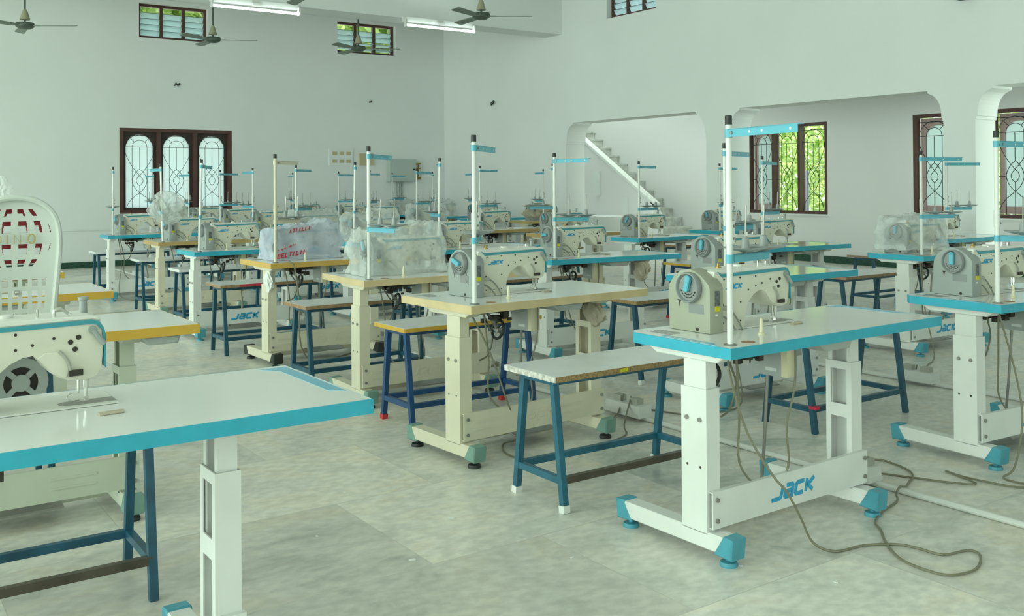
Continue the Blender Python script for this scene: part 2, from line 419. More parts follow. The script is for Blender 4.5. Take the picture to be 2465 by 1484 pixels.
struct(MB().box(XL-0.3, YR-0.3, -0.2, XO+0.3, YB+0.3, 0.0).obj('floor', M['floor'], smooth=False))
struct(MB().box(XL-0.3, YR-0.3, ZC, XW+0.4, YB+0.3, ZC+0.2).obj('ceiling', M['ceil'], smooth=False))
holed_wall('wall_back', 'x', YB, 0.28, XL-0.3, XO+0.3, 0, 5.6,
           [(3.85, 5.69, 0.84, 2.23), (4.16, 5.29, 3.715, 4.285), (7.67, 8.88, 3.735, 4.31)])
holed_wall('wall_left', 'y', XL-0.3, 0.3, YR, YB, 0, ZC, [(-4.0, 3.0, 0.6, 3.6), (4.0, 9.5, 0.6, 3.6), (10.5, 15, 0.6, 3.6)])
holed_wall('wall_front', 'x', YR-0.3, 0.3, XL-0.3, XO+0.3, 0, ZC, [(-3.0, 0.0, 0.0, 2.6), (4.0, 7.0, 0.0, 2.6)])
holed_wall('wall_outer', 'y', XO, 0.26, YR, YB, 0, 5.6,
           [(9.73, 11.37, 0.765, 2.24), (6.45, 8.24, 0.775, 2.25), (2.5, 4.2, 0.775, 2.25)], 'shaft')
# wall with arched openings
def arch_pts(ya, yb):
    """opening from yb (far) to ya (near), traced far jamb -> top -> near jamb; (y, z)"""
    P = [(yb, 0), (yb, 1.93), (yb-0.012, 1.935), (yb-0.012, 1.965), (yb-0.024, 1.97), (yb-0.024, 2.0)]
    for k in range(1, 8):
        t = k/8*PI/2; P.append((yb-0.024-0.15*(1-math.cos(t)), 2.0+0.235*math.sin(t)))
    P += [(yb-0.185, 2.25), (yb-0.185, 2.275)]
    Q = [(ya+yb-p[0], p[1]) for p in reversed(P)]
    return P+Q
ARCH = [(9.46, 12.59), (5.96, 9.04), (2.5, 5.6)]
poly = [(YB, 0), (YB, 3.85), (YR, 3.85), (YR, 0)]
for ya, yb in reversed(ARCH): poly += list(reversed(arch_pts(ya, yb)))
mb = MB(); mb.prism(poly, 'x', XW, XW+0.40)
mb.box(XW, YR, 3.85, XW+0.40, 10.44, 5.6); mb.box(XW, 11.54, 3.85, XW+0.40, YB, 5.6); mb.box(XW, 10.44, 4.31, XW+0.40, 11.54, 5.6)
struct(mb.obj('wall_right', M['wall'], smooth=False))
# ceiling of the passage behind the arches; over the stair well an unseen roof is added to block the sun
struct(MB().box(XW+0.40, YR, 3.7, XO, 11.45, 3.85).obj('ceiling_passage', M['ceil'], smooth=False))
struct(MB().box(XW+0.40, 11.45, 5.6, XO+0.3, YB+0.3, 5.75).obj('sun_block_stairwell', M['ceil'], smooth=False))
# ceiling beam
struct(MB().box(XL, 12.67, 3.75, XW, 13.14, ZC).obj('trim_1', M['ceil'], smooth=False))
# skirtings
struct(MB().box(XL, YB-0.018, 0, XW, YB, 0.095).obj('baseboard_back', M['skirt'], smooth=False))
struct(MB().box(XO-0.018, YR, 0, XO, 12.3, 0.11).obj('baseboard_outer', M['skirt'], smooth=False))
mb = MB()
for a, b in ((12.59, YB-0.02), (9.04, 9.46), (5.6, 5.96), (YR, 2.5)): mb.box(XW-0.018, a, 0, XW, b, 0.095)
struct(mb.obj('baseboard_right', M['skirt'], smooth=False))
# moulding line on the back wall
struct(MB().box(XL, YB-0.02, 0.585, XW, YB, 0.61, 0.004).obj('trim_2', M['wall'], smooth=False))

# ---- windows
def grille(mb, W, H, P, r=0.006):
    """iron scroll grille in a bay W x H; P(u, v) -> 3D with u in -1..1, v in 0..1"""
    def T(pts, sm=4, rr_=r): mb.tube([P(*p) for p in pts], rr_, 5, sm)
    T([(-0.5, 0), (-0.5, 0.83)], 1); T([(0.5, 0), (0.5, 0.83)], 1)
    T([(-0.5, 0.83), (-0.42, 0.88), (-0.22, 0.91), (0, 0.918), (0.22, 0.91), (0.42, 0.88), (0.5, 0.83)])
    T([(0, 0.54), (0, 0.83)], 1); T([(0, 0), (0, 0.33)], 1)
    T([(-1, 0.83), (1, 0.83)], 1); T([(-1, 0.385), (-0.5, 0.385)], 1); T([(0.5, 0.385), (1, 0.385)], 1)
    T([(-1, 0.98), (1, 0.98)], 1)
    for s in (-1, 1):
        T([(0, 0.99), (s*0.45, 0.97), (s*0.8, 0.91), (s*0.95, 0.83), (s*0.95, 0.76), (s*0.78, 0.67), (s*0.45, 0.56), (0, 0.455)])
        T([(0, 0.455), (-s*0.18, 0.42), (-s*0.23, 0.385), (-s*0.15, 0.35), (0, 0.325)])
        T([(0, 0.54), (s*0.25, 0.50), (s*0.45, 0.43), (s*0.48, 0.37), (s*0.3, 0.29), (0, 0.235), (-s*0.3, 0.19), (-s*0.55, 0.15), (-s*0.8, 0.08), (-s*0.92, 0)])
        T([(s*0.34, 0.895), (s*0.68, 0.955)], 1)
    return mb

def frame_rect(mb, P, a0, a1, z0, z1, wd, t0, t1):
    """four bars of a frame; P(a, z, t) -> 3D"""
    def B(x0, x1, y0, y1):
        p = P(x0, y0, t0); q = P(x1, y1, t1)
        mb.box(min(p[0], q[0]), min(p[1], q[1]), min(p[2], q[2]), max(p[0], q[0]), max(p[1], q[1]), max(p[2], q[2]))
    B(a0, a0+wd, z0, z1); B(a1-wd, a1, z0, z1); B(a0+wd, a1-wd, z0, z0+wd); B(a0+wd, a1-wd, z1-wd, z1)

# window_1: dark window in the back wall with three frosted, arched shutters
def wb(a, z, t): return (a, YB+t, z)
win = struct(empty('window_1', (0, 0, 0)))
mb = MB(); frame_rect(mb, wb, 3.85, 5.69, 0.84, 2.23, 0.06, 0.0, 0.12); mb.obj('frame', M['brown'], win, False)
x0, x1 = 3.91, 5.63; bw = (x1-x0-0.12)/3
for k in range(3):
    a = x0+k*(bw+0.06); b = a+bw; zb, zt = 0.90, 2.17
    if k: MB().box(a-0.06, YB+0.0, zb, a, YB+0.12, zt).obj('mullion', M['brown'], win, False)
    # shutter: board with an arched glazed opening
    ia, ib, c = a+0.052, b-0.052, (a+b)/2; hw = (ib-ia)/2
    arch = []
    for t in range(13):
        ang = PI*t/12; k2 = 1.0
        yy = 1.93+0.20*math.sin(ang)
        xx = c+hw*math.cos(ang)
        if t in (2, 10): yy -= 0.02
        arch.append((xx, yy))
    mb = MB()
    mb.prism([(a, zb), (ia, zb), (ia, zt), (a, zt)], 'y', YB+0.075, YB+0.115)
    mb.prism([(ib, zb), (b, zb), (b, zt), (ib, zt)], 'y', YB+0.075, YB+0.115)
    mb.box(ia, YB+0.075, zb, ib, YB+0.115, zb+0.03)
    mb.prism([(ib, zt), (ib, 1.93)]+arch[1:-1]+[(ia, 1.93), (ia, zt)], 'y', YB+0.075, YB+0.115)
    sh = mb.obj('shutter', M['brown_d'], win, False)
    MB().box(ia-0.01, YB+0.09, zb+0.02, ib+0.01, YB+0.096, 2.14).obj('pane', M['frost'], sh, False)
    mb = MB(); grille(mb, bw, zt-zb, lambda u, v, a=a, b=b: ((a+b)/2+u*(b-a)*0.44, YB+0.055, 0.885+v*1.25), 0.004); mb.obj('grille', M['iron'], win)

# window_2, window_3: high louvred windows in the back wall; window_4 high in the right wall
def louvre_window(name, P, a0, a1, z0, z1, slats, t0=0.10, open_bays=(), out=1):
    win = struct(empty(name, (0, 0, 0)))
    mb = MB(); frame_rect(mb, P, a0, a1, z0, z1, 0.045, t0, t0+0.07); mb.obj('frame', M['brown'], win, False)
    bw = (a1-a0-0.09-0.10)/3
    for k in range(3):
        a = a0+0.045+k*(bw+0.05); b = a+bw
        if k:
            p = P(a-0.05, z0+0.045, t0); q = P(a, z1-0.045, t0+0.07)
            MB().box(min(p[0], q[0]), min(p[1], q[1]), p[2], max(p[0], q[0]), max(p[1], q[1]), q[2]).obj('mullion', M['brown'], win, False)
        h = (z1-z0-0.09)/slats
        for s in range(slats):
            z = z0+0.045+h*(s+0.5); tilt = 0.25*h if (k, s) not in open_bays else 0.85*h
            if s == slats-1: continue
            dz = 0.46*h if (k, s) not in open_bays else 0.10*h
            mb = MB(); tt = t0+0.035; e = 0.003
            pts = [P(a, z-dz, tt+tilt), P(b, z-dz, tt+tilt), P(b, z+dz, tt-tilt), P(a, z+dz, tt-tilt)]
            pts2 = [(p[0], p[1], p[2]+e) for p in pts]
            V = [mb.bm.verts.new(p) for p in pts+pts2]
            for f in ((3,2,1,0), (4,5,6,7), (0,1,5,4), (1,2,6,5), (2,3,7,6), (3,0,4,7)): mb.bm.faces.new([V[i] for i in f])
            mb.obj('louvre_slat', M['louvre'], win, False)
        mb = MB(); 
        for zz in range(1, slats): 
            z = z0+0.045+h*zz; mb.tube([P(a, z, t0+0.015), P(b, z, t0+0.015)], 0.004, 5, 1)
        mb.obj('grille', M['iron'], win)
    return win
louvre_window('window_2', wb, 4.16, 5.29, 3.715, 4.285, 5)
louvre_window('window_3', wb, 7.67, 8.88, 3.735, 4.31, 5, open_bays={(0, 0), (1, 0), (2, 0), (1, 1), (2, 1)})
louvre_window('window_4', lambda a, z, t: (XW+t, a, z), 10.44, 11.54, 3.85, 4.31, 4)

# window_5 and window_6: brown frames with iron grilles and opened pink shutters in the outer wall
def side_window(name, ya, yb, z0, z1, states):
    """states from the far bay to the near bay: 'closed', 'half', 'open'"""
    win = struct(empty(name, (0, 0, 0)))
    P = lambda a, z, t: (XO+t, a, z)
    mb = MB(); frame_rect(mb, P, ya, yb, z0, z1, 0.05, 0.0, 0.11); mb.obj('frame', M['brown'], win, False)
    MB().box(XO-0.03, ya-0.03, z0-0.025, XO+0.0, yb+0.03, z0, 0.004).obj('sill', M['wall'], win, False)
    bw = (yb-ya-0.10-0.10)/3
    for k in range(3):
        b = yb-0.05-k*(bw+0.05); a = b-bw; zb, zt = z0+0.05, z1-0.05
        if k: MB().box(XO, b, zb, XO+0.11, b+0.05, zt).obj('mullion', M['brown'], win, False)
        mb = MB(); grille(mb, bw, zt-zb, lambda u, v: (XO+0.03, (a+b)/2-u*bw*0.46, zb+v*(zt-zb)*0.97), 0.0048); mb.obj('grille', M['iron'], win)
        # shutter hinged on the far jamb of its bay
        st = states[k]; th = {'closed': 0.0, 'half': 0.9, 'open': 2.25}[st]
        mb = MB(); wd = bw-0.01; hh = zt-zb-0.01; c = wd/2; hw = wd/2-0.07
        arch = [(c+hw*math.cos(PI*t/10), hh-0.30+0.20*math.sin(PI*t/10)) for t in range(11)]
        mb.box(0, 0, 0, 0.07, 0.03, hh); mb.box(wd-0.07, 0, 0, wd, 0.03, hh); mb.box(0.07, 0, 0, wd-0.07, 0.03, 0.10)
        mb.prism([(wd-0.07, hh), (wd-0.07, hh-0.30)]+arch[1:-1]+[(0.07, hh-0.30), (0.07, hh)], 'y', 0, 0.03)
        # local +x runs towards the near jamb when closed
        sh = mb.obj('shutter', M['pink'], win, False)
        sh.location = (XO+0.13, b-0.005, zb+0.005); sh.rotation_euler.z = -PI/2+th
        MB().box(0.06, 0.012, 0.08, wd-0.06, 0.018, hh-0.08).obj('pane', M['frost'] if st == 'closed' else M['clear'], sh, False)
    return win
side_window('window_5', 9.73, 11.37, 0.765, 2.24, ('closed', 'open', 'open'))
side_window('window_6', 6.45, 8.24, 0.775, 2.25, ('closed', 'closed', 'closed'))

# ---- stair behind the first arch (seen from below its parapet)
SX = 11.85
mb = MB(); rise, run = 0.1692, 0.2478
for k in range(15):
    zt = 2.346-rise*(14-k) + rise*2; y = 15.428-run*(14-k) + run*2
    if zt < 0.05: continue
    mb.box(SX+0.003, y, max(0.001, zt-rise*2), XO-0.004, y+run+0.02, zt-0.02)
    mb.box(SX+0.003, y-0.02, zt-0.03, XO-0.004, y+run+0.02, zt, 0.004)
for zt in (rise*0.0,): pass
st = mb.obj('stair_flight', M['white_stone'], smooth=False)
tag(st, 'flight of veined white marble steps rising to the left behind the first arch', 'stairs')
# parapet wall under the stair and its rail band
sl = (2.14-0.95)/(14.33-12.40)
mb = MB(); mb.prism([(12.3, 0), (12.3, 0.72), (12.42, 0.90), (16.4, 0.90+sl*3.98-0.02), (16.4, 0)], 'x', SX-0.12, SX); 
struct(mb.obj('wall_stair', M['shaft'], smooth=False))
mb = MB(); mb.prism([(12.36, 0.865), (12.36, 0.935), (16.4, 0.935+sl*4.04), (16.4, 0.865+sl*4.04)], 'x', SX-0.14, SX, 0.008)
mb.prism([(12.36, 0.62), (12.36, 0.90), (12.46, 0.96), (12.46, 0.62)], 'x', SX-0.14, SX)
struct(mb.obj('trim_3', M['rail'], smooth=False))
struct(MB().box(11.1, 12.3, 0.0, SX-0.12, 15.0, 0.70, 0.01).box(XW+0.40, 15.0, 0.0, SX-0.12, YB, 0.70).obj('trim_4', M['wall'], smooth=False))
struct(MB().box(SX-0.16, 13.05, 0.70, SX-0.12, 13.17, 1.02).box(SX-0.16, 13.82, 1.06, SX-0.12, 13.97, 1.50).obj('trim_5', M['wall'], smooth=False))

# ---- things on the back wall
sb = tag(empty('switch_panel', (7.73, YB, 1.80)), 'white panel with six beige switch plates on the back wall', 'switch panel')
MB().box(-0.24, -0.02, -0.16, 0.24, 0, 0.16, 0.005).obj('backplate', M['wall'], sb)
for i in range(3):
    for j in range(2): MB().box(-0.18+i*0.14, -0.028, -0.11+j*0.145, -0.09+i*0.14, -0.02, -0.05+j*0.145, 0.004).obj('switch_plate', M['beige_box'], sb)
jb = tag(MB().box(8.09, YB-0.05, 1.65, 8.37, YB, 1.87, 0.01).obj('junction_box', M['beige_box']), 'square beige junction box beside the six-plate switch panel', 'junction box')
ep = tag(empty('electric_cabinet', (8.95, YB, 1.555)), 'large grey electric cabinet on the back wall with conduits below it', 'electric cabinet')
MB().box(-0.28, -0.14, -0.215, 0.28, 0, 0.215, 0.008).obj('cabinet_body', M['panel'], ep)
MB().box(-0.225, -0.152, -0.20, 0.27, -0.14, 0.205, 0.004).obj('cabinet_door', M['panel'], ep)
MB().cyl((0.225, -0.165, 0.02), 0.016, 0.014, 'y', 10).obj('lock', M['black'], ep)
for i in range(5): MB().tube([(-0.10+i*0.035, -0.02, -0.215), (-0.10+i*0.035, -0.02, -0.86)], 0.009, 6, 1).obj('conduit', M['panel'], ep)
fb = tag(empty('fuse_board', (9.32, YB, 1.54)), 'small plywood fuse board right of the grey cabinet', 'fuse board')
MB().box(-0.085, -0.02, -0.16, 0.085, 0, 0.16).obj('board', M['ply'], fb)
for i in range(3): MB().box(0.02, -0.05, -0.11+i*0.09, 0.06, -0.02, -0.05+i*0.09, 0.005).obj('switch', M['white'], fb)
MB().box(-0.05, -0.05, 0.07, 0.0, -0.02, 0.12, 0.008).obj('switch', M['pink'], fb)
# bent hooks high on the walls
def hook(loc, s, label):
    mb = MB(); mb.tube([(-s, 0, -s*0.4), (-s*0.3, -0.03, s*0.1), (s*0.4, -0.04, -s*0.1), (s, -0.02, s*0.5)], 0.012, 5, 3).tube([(-s*0.4, 0, s*0.6), (0, -0.03, 0), (s*0.5, 0, -s*0.5)], 0.009, 5, 2)
    o = mb.obj('wall_hook', M['black'], loc=loc); tag(o, label, 'wall hook')
hook((4.76, YB, 2.97), 0.045, 'small bent metal hook high on the back wall, above the dark window')
hook((8.33, YB, 2.84), 0.02, 'tiny bent metal hook on the back wall, below the right louvred window')
h = MB().tube([(-0.01, 0, 0), (-0.05, -0.03, -0.02), (-0.04, -0.1, 0.03)], 0.012, 5, 3).tube([(0, 0.06, -0.03), (-0.04, 0, 0.02), (-0.02, -0.06, 0.05)], 0.009, 5, 3).obj('wall_hook', M['black'], loc=(XW, 14.72, 2.75))
tag(h, 'bent metal hook high on the right wall, left of the arches', 'wall hook')
b = tag(empty('wall_speaker', (XW, 5.66, 3.26)), 'small black fixture high on the right wall above the pillar', 'wall fixture')
MB().box(-0.14, -0.08, -0.05, -0.02, 0.08, 0.06, 0.015).obj('body', M['black'], b)
MB().box(-0.03, -0.02, 0.0, 0.0, 0.02, 0.10).obj('bracket', M['black'], b)

# ---- tube lights under the beam
def tube_light(x, label, lit=True, y=12.58):
    t = tag(empty('tube_light', (x, y, 3.72)), label, 'tube light', 'lit tube lights along the ceiling beam')
    MB().box(-0.61, 0.02, -0.03, 0.61, 0.09, 0.04, 0.006).obj('batten', M['white'], t)
    MB().cyl((-0.59, -0.02, -0.09), 0.018, 1.18, 'x', 12).obj('tube', M['tube'], t)
    for s in (-1, 1): MB().box(s*0.60-0.012, -0.03, -0.115, s*0.60+0.012, 0.03, 0.0, 0.003).obj('tube_holder', M['white'], t)
    MB().box(-0.05, -0.01, -0.04, 0.07, 0.03, 0.0, 0.004).obj('starter', M['white'], t)
tube_light(4.70, 'lit fluorescent tube light on the ceiling beam, over the left louvred window')
tube_light(7.56, 'lit fluorescent tube light on the ceiling beam, right of the right louvred window')

# ---- ceiling fans
def fan(x, y, z, rot, label):
    f = tag(empty('ceiling_fan', (x, y, z), rot), label, 'ceiling fan', 'ceiling fans of the hall')
    MB().cyl((0, 0, 0.05), 0.012, ZC-z-0.05, 'z', 8).obj('down_rod', M['fan_m'], f)
    MB().lathe([(0.018, 0.22), (0.03, 0.2), (0.06, 0.1), (0.065, 0.08), (0.02, 0.075)], n=14).obj('canopy', M['fan_c'], f)
    MB().lathe([(0.03, 0.055), (0.11, 0.04), (0.12, 0.015), (0.115, -0.01), (0.07, -0.04), (0.01, -0.045)], n=20).obj('motor', M['fan_m'], f)
    for k in range(3):
        a = k*2*PI/3
        mb = MB(); mb.prism([(0.13, -0.035), (0.2, -0.055), (0.62, -0.065), (0.66, -0.05), (0.66, 0.045), (0.62, 0.06), (0.2, 0.05), (0.13, 0.03)], 'z', -0.004, 0.004)
        mb.xf(Matrix.Rotation(0.2, 4, 'X')); mb.box(0.09, -0.02, -0.004, 0.2, 0.02, 0.006)
        mb.xf(Matrix.Rotation(a, 4, 'Z')).obj('blade', M['fan_w'], f)
R_ = -yaw
fan(2.13, 14.13, 3.40, R_+0.05, 'ceiling fan hanging at the far left, in front of bare wall')
fan(4.80, 14.70, 3.50, R_+0.12, 'ceiling fan hanging beside the left louvred window')
fan(6.92, 14.06, 3.45, R_+0.10, 'ceiling fan hanging in front of the right louvred window')
fan(6.98, 10.59, 3.47, R_+0.03, 'ceiling fan hanging nearest the right wall, right of both tube lights')
fan(4.64, 10.77, 3.53, R_+0.0, 'ceiling fan between the two tube lights, its blades at the top edge')

# ------------------------------------------------------------------ outside
struct(MB().box(-12, YB+0.3, -0.25, 30, 40, -0.2).box(XO+0.3, -12, -0.25, 34, YB+0.3, -0.2).obj('ground_outside', M['ground'], smooth=False))
def foliage(name, c, r, n, leaf, label, cat, trunk=True, seed=1):
    rnd = random.Random(seed); t = tag(empty(name, (c[0], c[1], -0.2)), label, cat, 'trees and shrubs outside the right windows' if c[0] > XO else 'trees outside the back wall')
    mb = MB(); bm = mb.bm
    for i in range(n):
        while True:
            p = Vector((rnd.uniform(-1, 1), rnd.uniform(-1, 1), rnd.uniform(-1, 1)))
            if 0.35 < p.length < 1: break
        p = Vector((p.x*r[0], p.y*r[1], p.z*r[2]+c[2]+0.2))
        a = Vector((rnd.gauss(0, 1), rnd.gauss(0, 1), rnd.gauss(0, 0.6))).normalized(); b_ = a.cross(Vector((rnd.gauss(0, 1), rnd.gauss(0, 1), rnd.gauss(0, 1)))).normalized()
        s = leaf*rnd.uniform(0.6, 1.3)
        vs = [bm.verts.new(p+q) for q in (a*-s, b_*s*0.4, a*s, b_*-s*0.4)]; bm.faces.new(vs)
    mb.obj('foliage', M['leaf'], t, False, False)
    if trunk:
        MB().tube([(0, 0, 0), (0.08, 0.05, c[2]*0.5), (-0.05, 0.1, c[2]+r[2]*0.5)], 0.09, 8, 3).obj('trunk', M['bark'], t)
    return t
foliage('shrub', (15.9, 9.9, 0.7), (1.3, 1.6, 1.0), 2600, 0.10, 'bright green shrub outside the first side window', 'shrub', True, 1)
foliage('tree', (17.2, 12.8, 2.2), (1.8, 2.4, 1.8), 4200, 0.11, 'bright green tree outside the first side window, its left part', 'tree', True, 2)
foliage('tree', (19.4, 8.3, 2.0), (2.0, 2.4, 2.0), 4200, 0.12, 'bright green tree outside the second side window', 'tree', True, 3)
foliage('shrub', (16.0, 6.2, 0.8), (1.2, 1.6, 1.1), 2200, 0.10, 'green shrub outside the second side window', 'shrub', True, 4)
foliage('tree', (20.8, 17.3, 2.0), (2.2, 2.2, 2.2), 3600, 0.12, 'green tree far outside the first side window', 'tree', True, 5)
foliage('palm_crown', (10.1, 19.6, 5.2), (2.0, 1.4, 1.2), 1500, 0.28, 'pale green palm leaves outside the right louvred window', 'tree', True, 6)
foliage('palm_crown', (5.4, 19.8, 5.3), (2.0, 1.4, 1.0), 1300, 0.28, 'pale green palm leaves outside the left louvred window', 'tree', True, 7)
tag(MB().box(15.0, 11.75, -0.2, 15.1, 11.85, 1.5).obj('garden_pillar', M['lavender'], smooth=False), 'narrow pale purple pillar outside the first side window', 'pillar')

# ------------------------------------------------------------------ sewing tables
T = 0.735
EDGE = {'blue': 'blue', 'cream': 'cream', 'tan': 'tan', 'mustard': 'mustard', 'yellow': 'yellow'}
def bolt(parent, p, axis, r=0.008, h=0.006, m='steel_d'):
    return MB().cyl(p, r, h, axis, 8).obj('bolt', M[m], parent)

def column(t, side, m, x0, x1, y0, y1):
    """telescopic C-channel leg; solid face outwards, open face to the inside of the stand"""
    th = 0.004; inn = 1 if side == 'left' else -1
    xo, xi = (x0, x1) if side == 'left' else (x1, x0)      # outer and inner x
    mb = MB(); zt = 0.575
    mb.box(min(xo, xo+inn*th), y0+th, 0.09, max(xo, xo+inn*th), y1-th, zt)
    for ya in (y0, y1-th): mb.box(x0, ya, 0.09, x1, ya+th, zt)
    for ya, yb in ((y0+th, y0+0.022), (y1-0.022, y1-th)): mb.box(min(xi, xi-inn*th), ya, 0.09, max(xi, xi-inn*th), yb, zt)
    for za, zb in ((0.545, zt), (0.36, 0.41)): mb.box(min(xi, xi-inn*th), y0+0.022, za, max(xi, xi-inn*th), y1-0.022, zb)
    low = mb.obj('lower_leg', M[m], t, False)
    mb = MB(); g = 0.007
    a0, a1, b0, b1 = x0+g, x1-g, y0+g, y1-g; xo2, xi2 = (a0, a1) if side == 'left' else (a1, a0)
    mb.box(min(xo2, xo2+inn*th), b0+th, 0.40, max(xo2, xo2+inn*th), b1-th, 0.672)
    for ya in (b0, b1-th): mb.box(a0, ya, 0.40, a1, ya+th, 0.672)
    for ya, yb in ((b0+th, b0+0.018), (b1-0.018, b1-th)): mb.box(min(xi2, xi2-inn*th), ya, 0.40, max(xi2, xi2-inn*th), yb, 0.672)
    mb.obj('upper_leg', M[m], t, False)
    fx = xo if side == 'left' else xo
    for ya in (y0+0.028, y1-0.028):
        bolt(low, (xo-inn*0.006 if inn > 0 else xo, ya, 0.47), 'x')
        MB().cyl((xo-inn*0.001 if inn > 0 else xo-0.0005, ya, 0.31), 0.0045, 0.0015, 'x', 8).obj('hole', M['dark'], low)

def make_table(x, y, rot, L, W, edge, style, label, group='sewing tables', box=True, wheel=True, tray=True, decal=None, cap=None, chamfer=0.045, motor=False, logo=None, wxy=(0.0, 0.0), pedal=True):
    t = tag(empty('sewing_table', (x, y, 0), rot), label, 'sewing table', group)
    met = {'white': 'white_metal', 'cream': 'cream_metal', 'greycream': 'greycream_metal'}[style]
    capm = cap or {'white': 'cap_blue', 'cream': 'cap_green', 'greycream': 'cap_green'}[style]
    padm = 'cap_blue' if capm == 'cap_blue' else 'black'
    th = 0.036; e = 0.0025; c = chamfer
    out = [(0, 0), (L, 0), (L, W), (c, W), (0, W-c)]
    ins = [(e, e), (L-e, e), (L-e, W-e), (c+e*0.4, W-e), (e, W-c-e*0.4)]
    MB().prism(ins, 'z', T-th, T).obj('tabletop', M['laminate'], t, False)
    mb = MB(); bm = mb.bm; n = 5
    rings = [[bm.verts.new((p[0], p[1], z)) for p in poly_] for poly_, z in ((out, T-th-0.0005), (out, T-0.001), (ins, T+0.0004), (ins, T-th-0.0005))]
    for a in range(4):
        A, B = rings[a], rings[(a+1) % 4]
        for i in range(n): bm.faces.new((A[i], A[(i+1) % n], B[(i+1) % n], B[i]))
    mb.obj('edge_band', M[EDGE[edge]], t, False)
    if decal is None: decal = edge == 'blue'
    if decal:
        z = T+0.0008
        MB().prism([(0.012, 0.07), (0.045, 0.11), (0.045, 0.33), (0.012, 0.33)], 'z', T, z).obj('decal', M['decal'], t, False)
        mb = MB(); mb.prism([(L-0.09, W-0.03), (L-0.05, W-0.09), (L-0.05, 0.16), (L-0.012, 0.13), (L-0.012, W-0.03)], 'z', T, z); mb.obj('decal', M['decal'], t, False)
        mb = MB()
        for i in range(7): mb.box(0.022+0.0, 0.14+i*0.026, z, 0.036, 0.154+i*0.026, z+0.0004)
        mb.obj('decal', M['white'], t, False)
    # faint printed notice and the cable holes in the top
    mb = MB()
    for i in range(6): mb.box(0.06+0.012*i, W-0.17, T, 0.064+0.012*i, W-0.05-0.008*(i % 3), T+0.0006)
    mb.obj('printed_notice', M['sticker_g'], t, False)
    MB().cyl((0.155, 0.06, T), 0.024, 0.0008, 'z', 16).obj('cable_hole', M['cardboard'], t)
    # stand
    x0, x1, y0, y1 = 0.035, 0.10, 0.14, 0.255; S = min(0.84, L-0.24)
    for side, dx in (('left', 0), ('right', S-0.03)):
        column(t, side, met, x0+dx, x1+dx, y0, y1)
        MB().prism([(0.05, T-th-0.001), (0.42, T-th-0.001), (0.37, 0.672), (0.09, 0.672)], 'x', x0+dx-0.004, x1+dx+0.004, 0.003).obj('top_bracket', M[met], t, False)
        foot = MB().prism([(0.065, 0.098), (0.555, 0.098), (0.515, 0.040), (0.105, 0.040)], 'x', x0+dx, x1+dx, 0.004).obj('foot', M[met], t, False)
        for s in (0, 1):
            pts = [(0.028, 0.10), (0.07, 0.103), (0.112, 0.034), (0.035, 0.030)]
            if s: pts = [(0.62-p[0], p[1]) for p in pts]
            cp = MB().prism(pts, 'x', x0+dx-0.004, x1+dx+0.004, 0.005).obj('end_cap', M[capm], foot)
            yy = 0.075 if s == 0 else 0.545
            MB().lathe([(0.009, 0.04), (0.009, 0.017), (0.027, 0.015), (0.030, 0.009), (0.030, 0.0), (0.01, 0.0)], (x0+dx+0.032, yy, 0), n=18).obj('levelling_foot', M[padm], foot)
    # stretcher
    xs0, xs1 = 0.045, x1+S-0.03+0.006
    mb = MB(); mb.box(xs0, 0.122, 0.108, xs1, 0.128, 0.232); mb.box(xs0, 0.128, 0.228, xs1, 0.1395, 0.232); mb.box(xs0, 0.128, 0.108, xs1, 0.1395, 0.112)
    if style != 'white':
        for a, b in ((0.10, 0.27), (0.60, 0.76)):
            for z in (0.150, 0.185): mb.box(a, 0.1195, z, b, 0.122, z+0.008, 0.001)
    st_ = mb.obj('stretcher', M[met], t, False)
    for xx in (0.065, xs1-0.018):
        for z in (0.135, 0.205): bolt(st_, (xx, 0.115, z), 'y')
    logo = logo or ('blue' if style == 'white' else 'embossed')
    lx = 0.40
    if logo == 'blue': word(MB(), lx-0.04, 0.146, 0.047, 0.1215, 0.26).obj('lettering', M['logo'], st_, False)['label'] = 'slanted blue lettering'
    elif logo == 'embossed': word(MB(), lx-0.04, 0.144, 0.050, 0.1218, 0.22, depth=0.002).obj('lettering', M[met], st_, False)
    # pedal, crossbar and rod
    MB().box(x1, 0.34, 0.032, x0+S-0.03, 0.385, 0.062, 0.003).obj('crossbar', M[met], t, False)
    if pedal:
     pe = MB().prism([(0.20, 0.055), (0.42, 0.085), (0.42, 0.092), (0.20, 0.062)], 'x', 0.40, 0.66, 0.002).obj('pedal', M['steel_d'], t, False)
     for xx in (0.42, 0.63): MB().box(xx-0.012, 0.345, 0.062, xx+0.012, 0.375, 0.09, 0.002).obj('hinge', M['dark'], pe)
    if box:
        MB().tube([(0.475, 0.24, 0.575), (0.49, 0.27, 0.30), (0.50, 0.30, 0.075)], 0.006, 6, 1).obj('pedal_rod', M['steel_d'], t)
        cb = MB().box(0.445, 0.155, 0.565, 0.50, 0.285, T-th-0.002, 0.005).obj('control_box', M['grey_metal'], t, False)
        MB().box(0.446, 0.128, 0.567, 0.499, 0.155, T-th-0.004, 0.004).obj('front_cover', M['pin'], cb, False)
        MB().box(0.4440, 0.175, 0.583, 0.4452, 0.225, 0.595).obj('maker_plate', M['sticker_w'], cb, False)
        # hanging cable loop
        MB().tube([(0.14, 0.10, 0.70), (0.17, 0.12, 0.60), (0.20, 0.14, 0.45), (0.20, 0.14, 0.30), (0.30, 0.14, 0.20), (0.40, 0.15, 0.19), (0.45, 0.13, 0.25), (0.43, 0.12, 0.40), (0.46, 0.115, 0.50), (0.475, 0.115, 0.58), (0.476, 0.116, 0.69)], 0.0042, 6, 4).obj('cable', M['cable'], t)
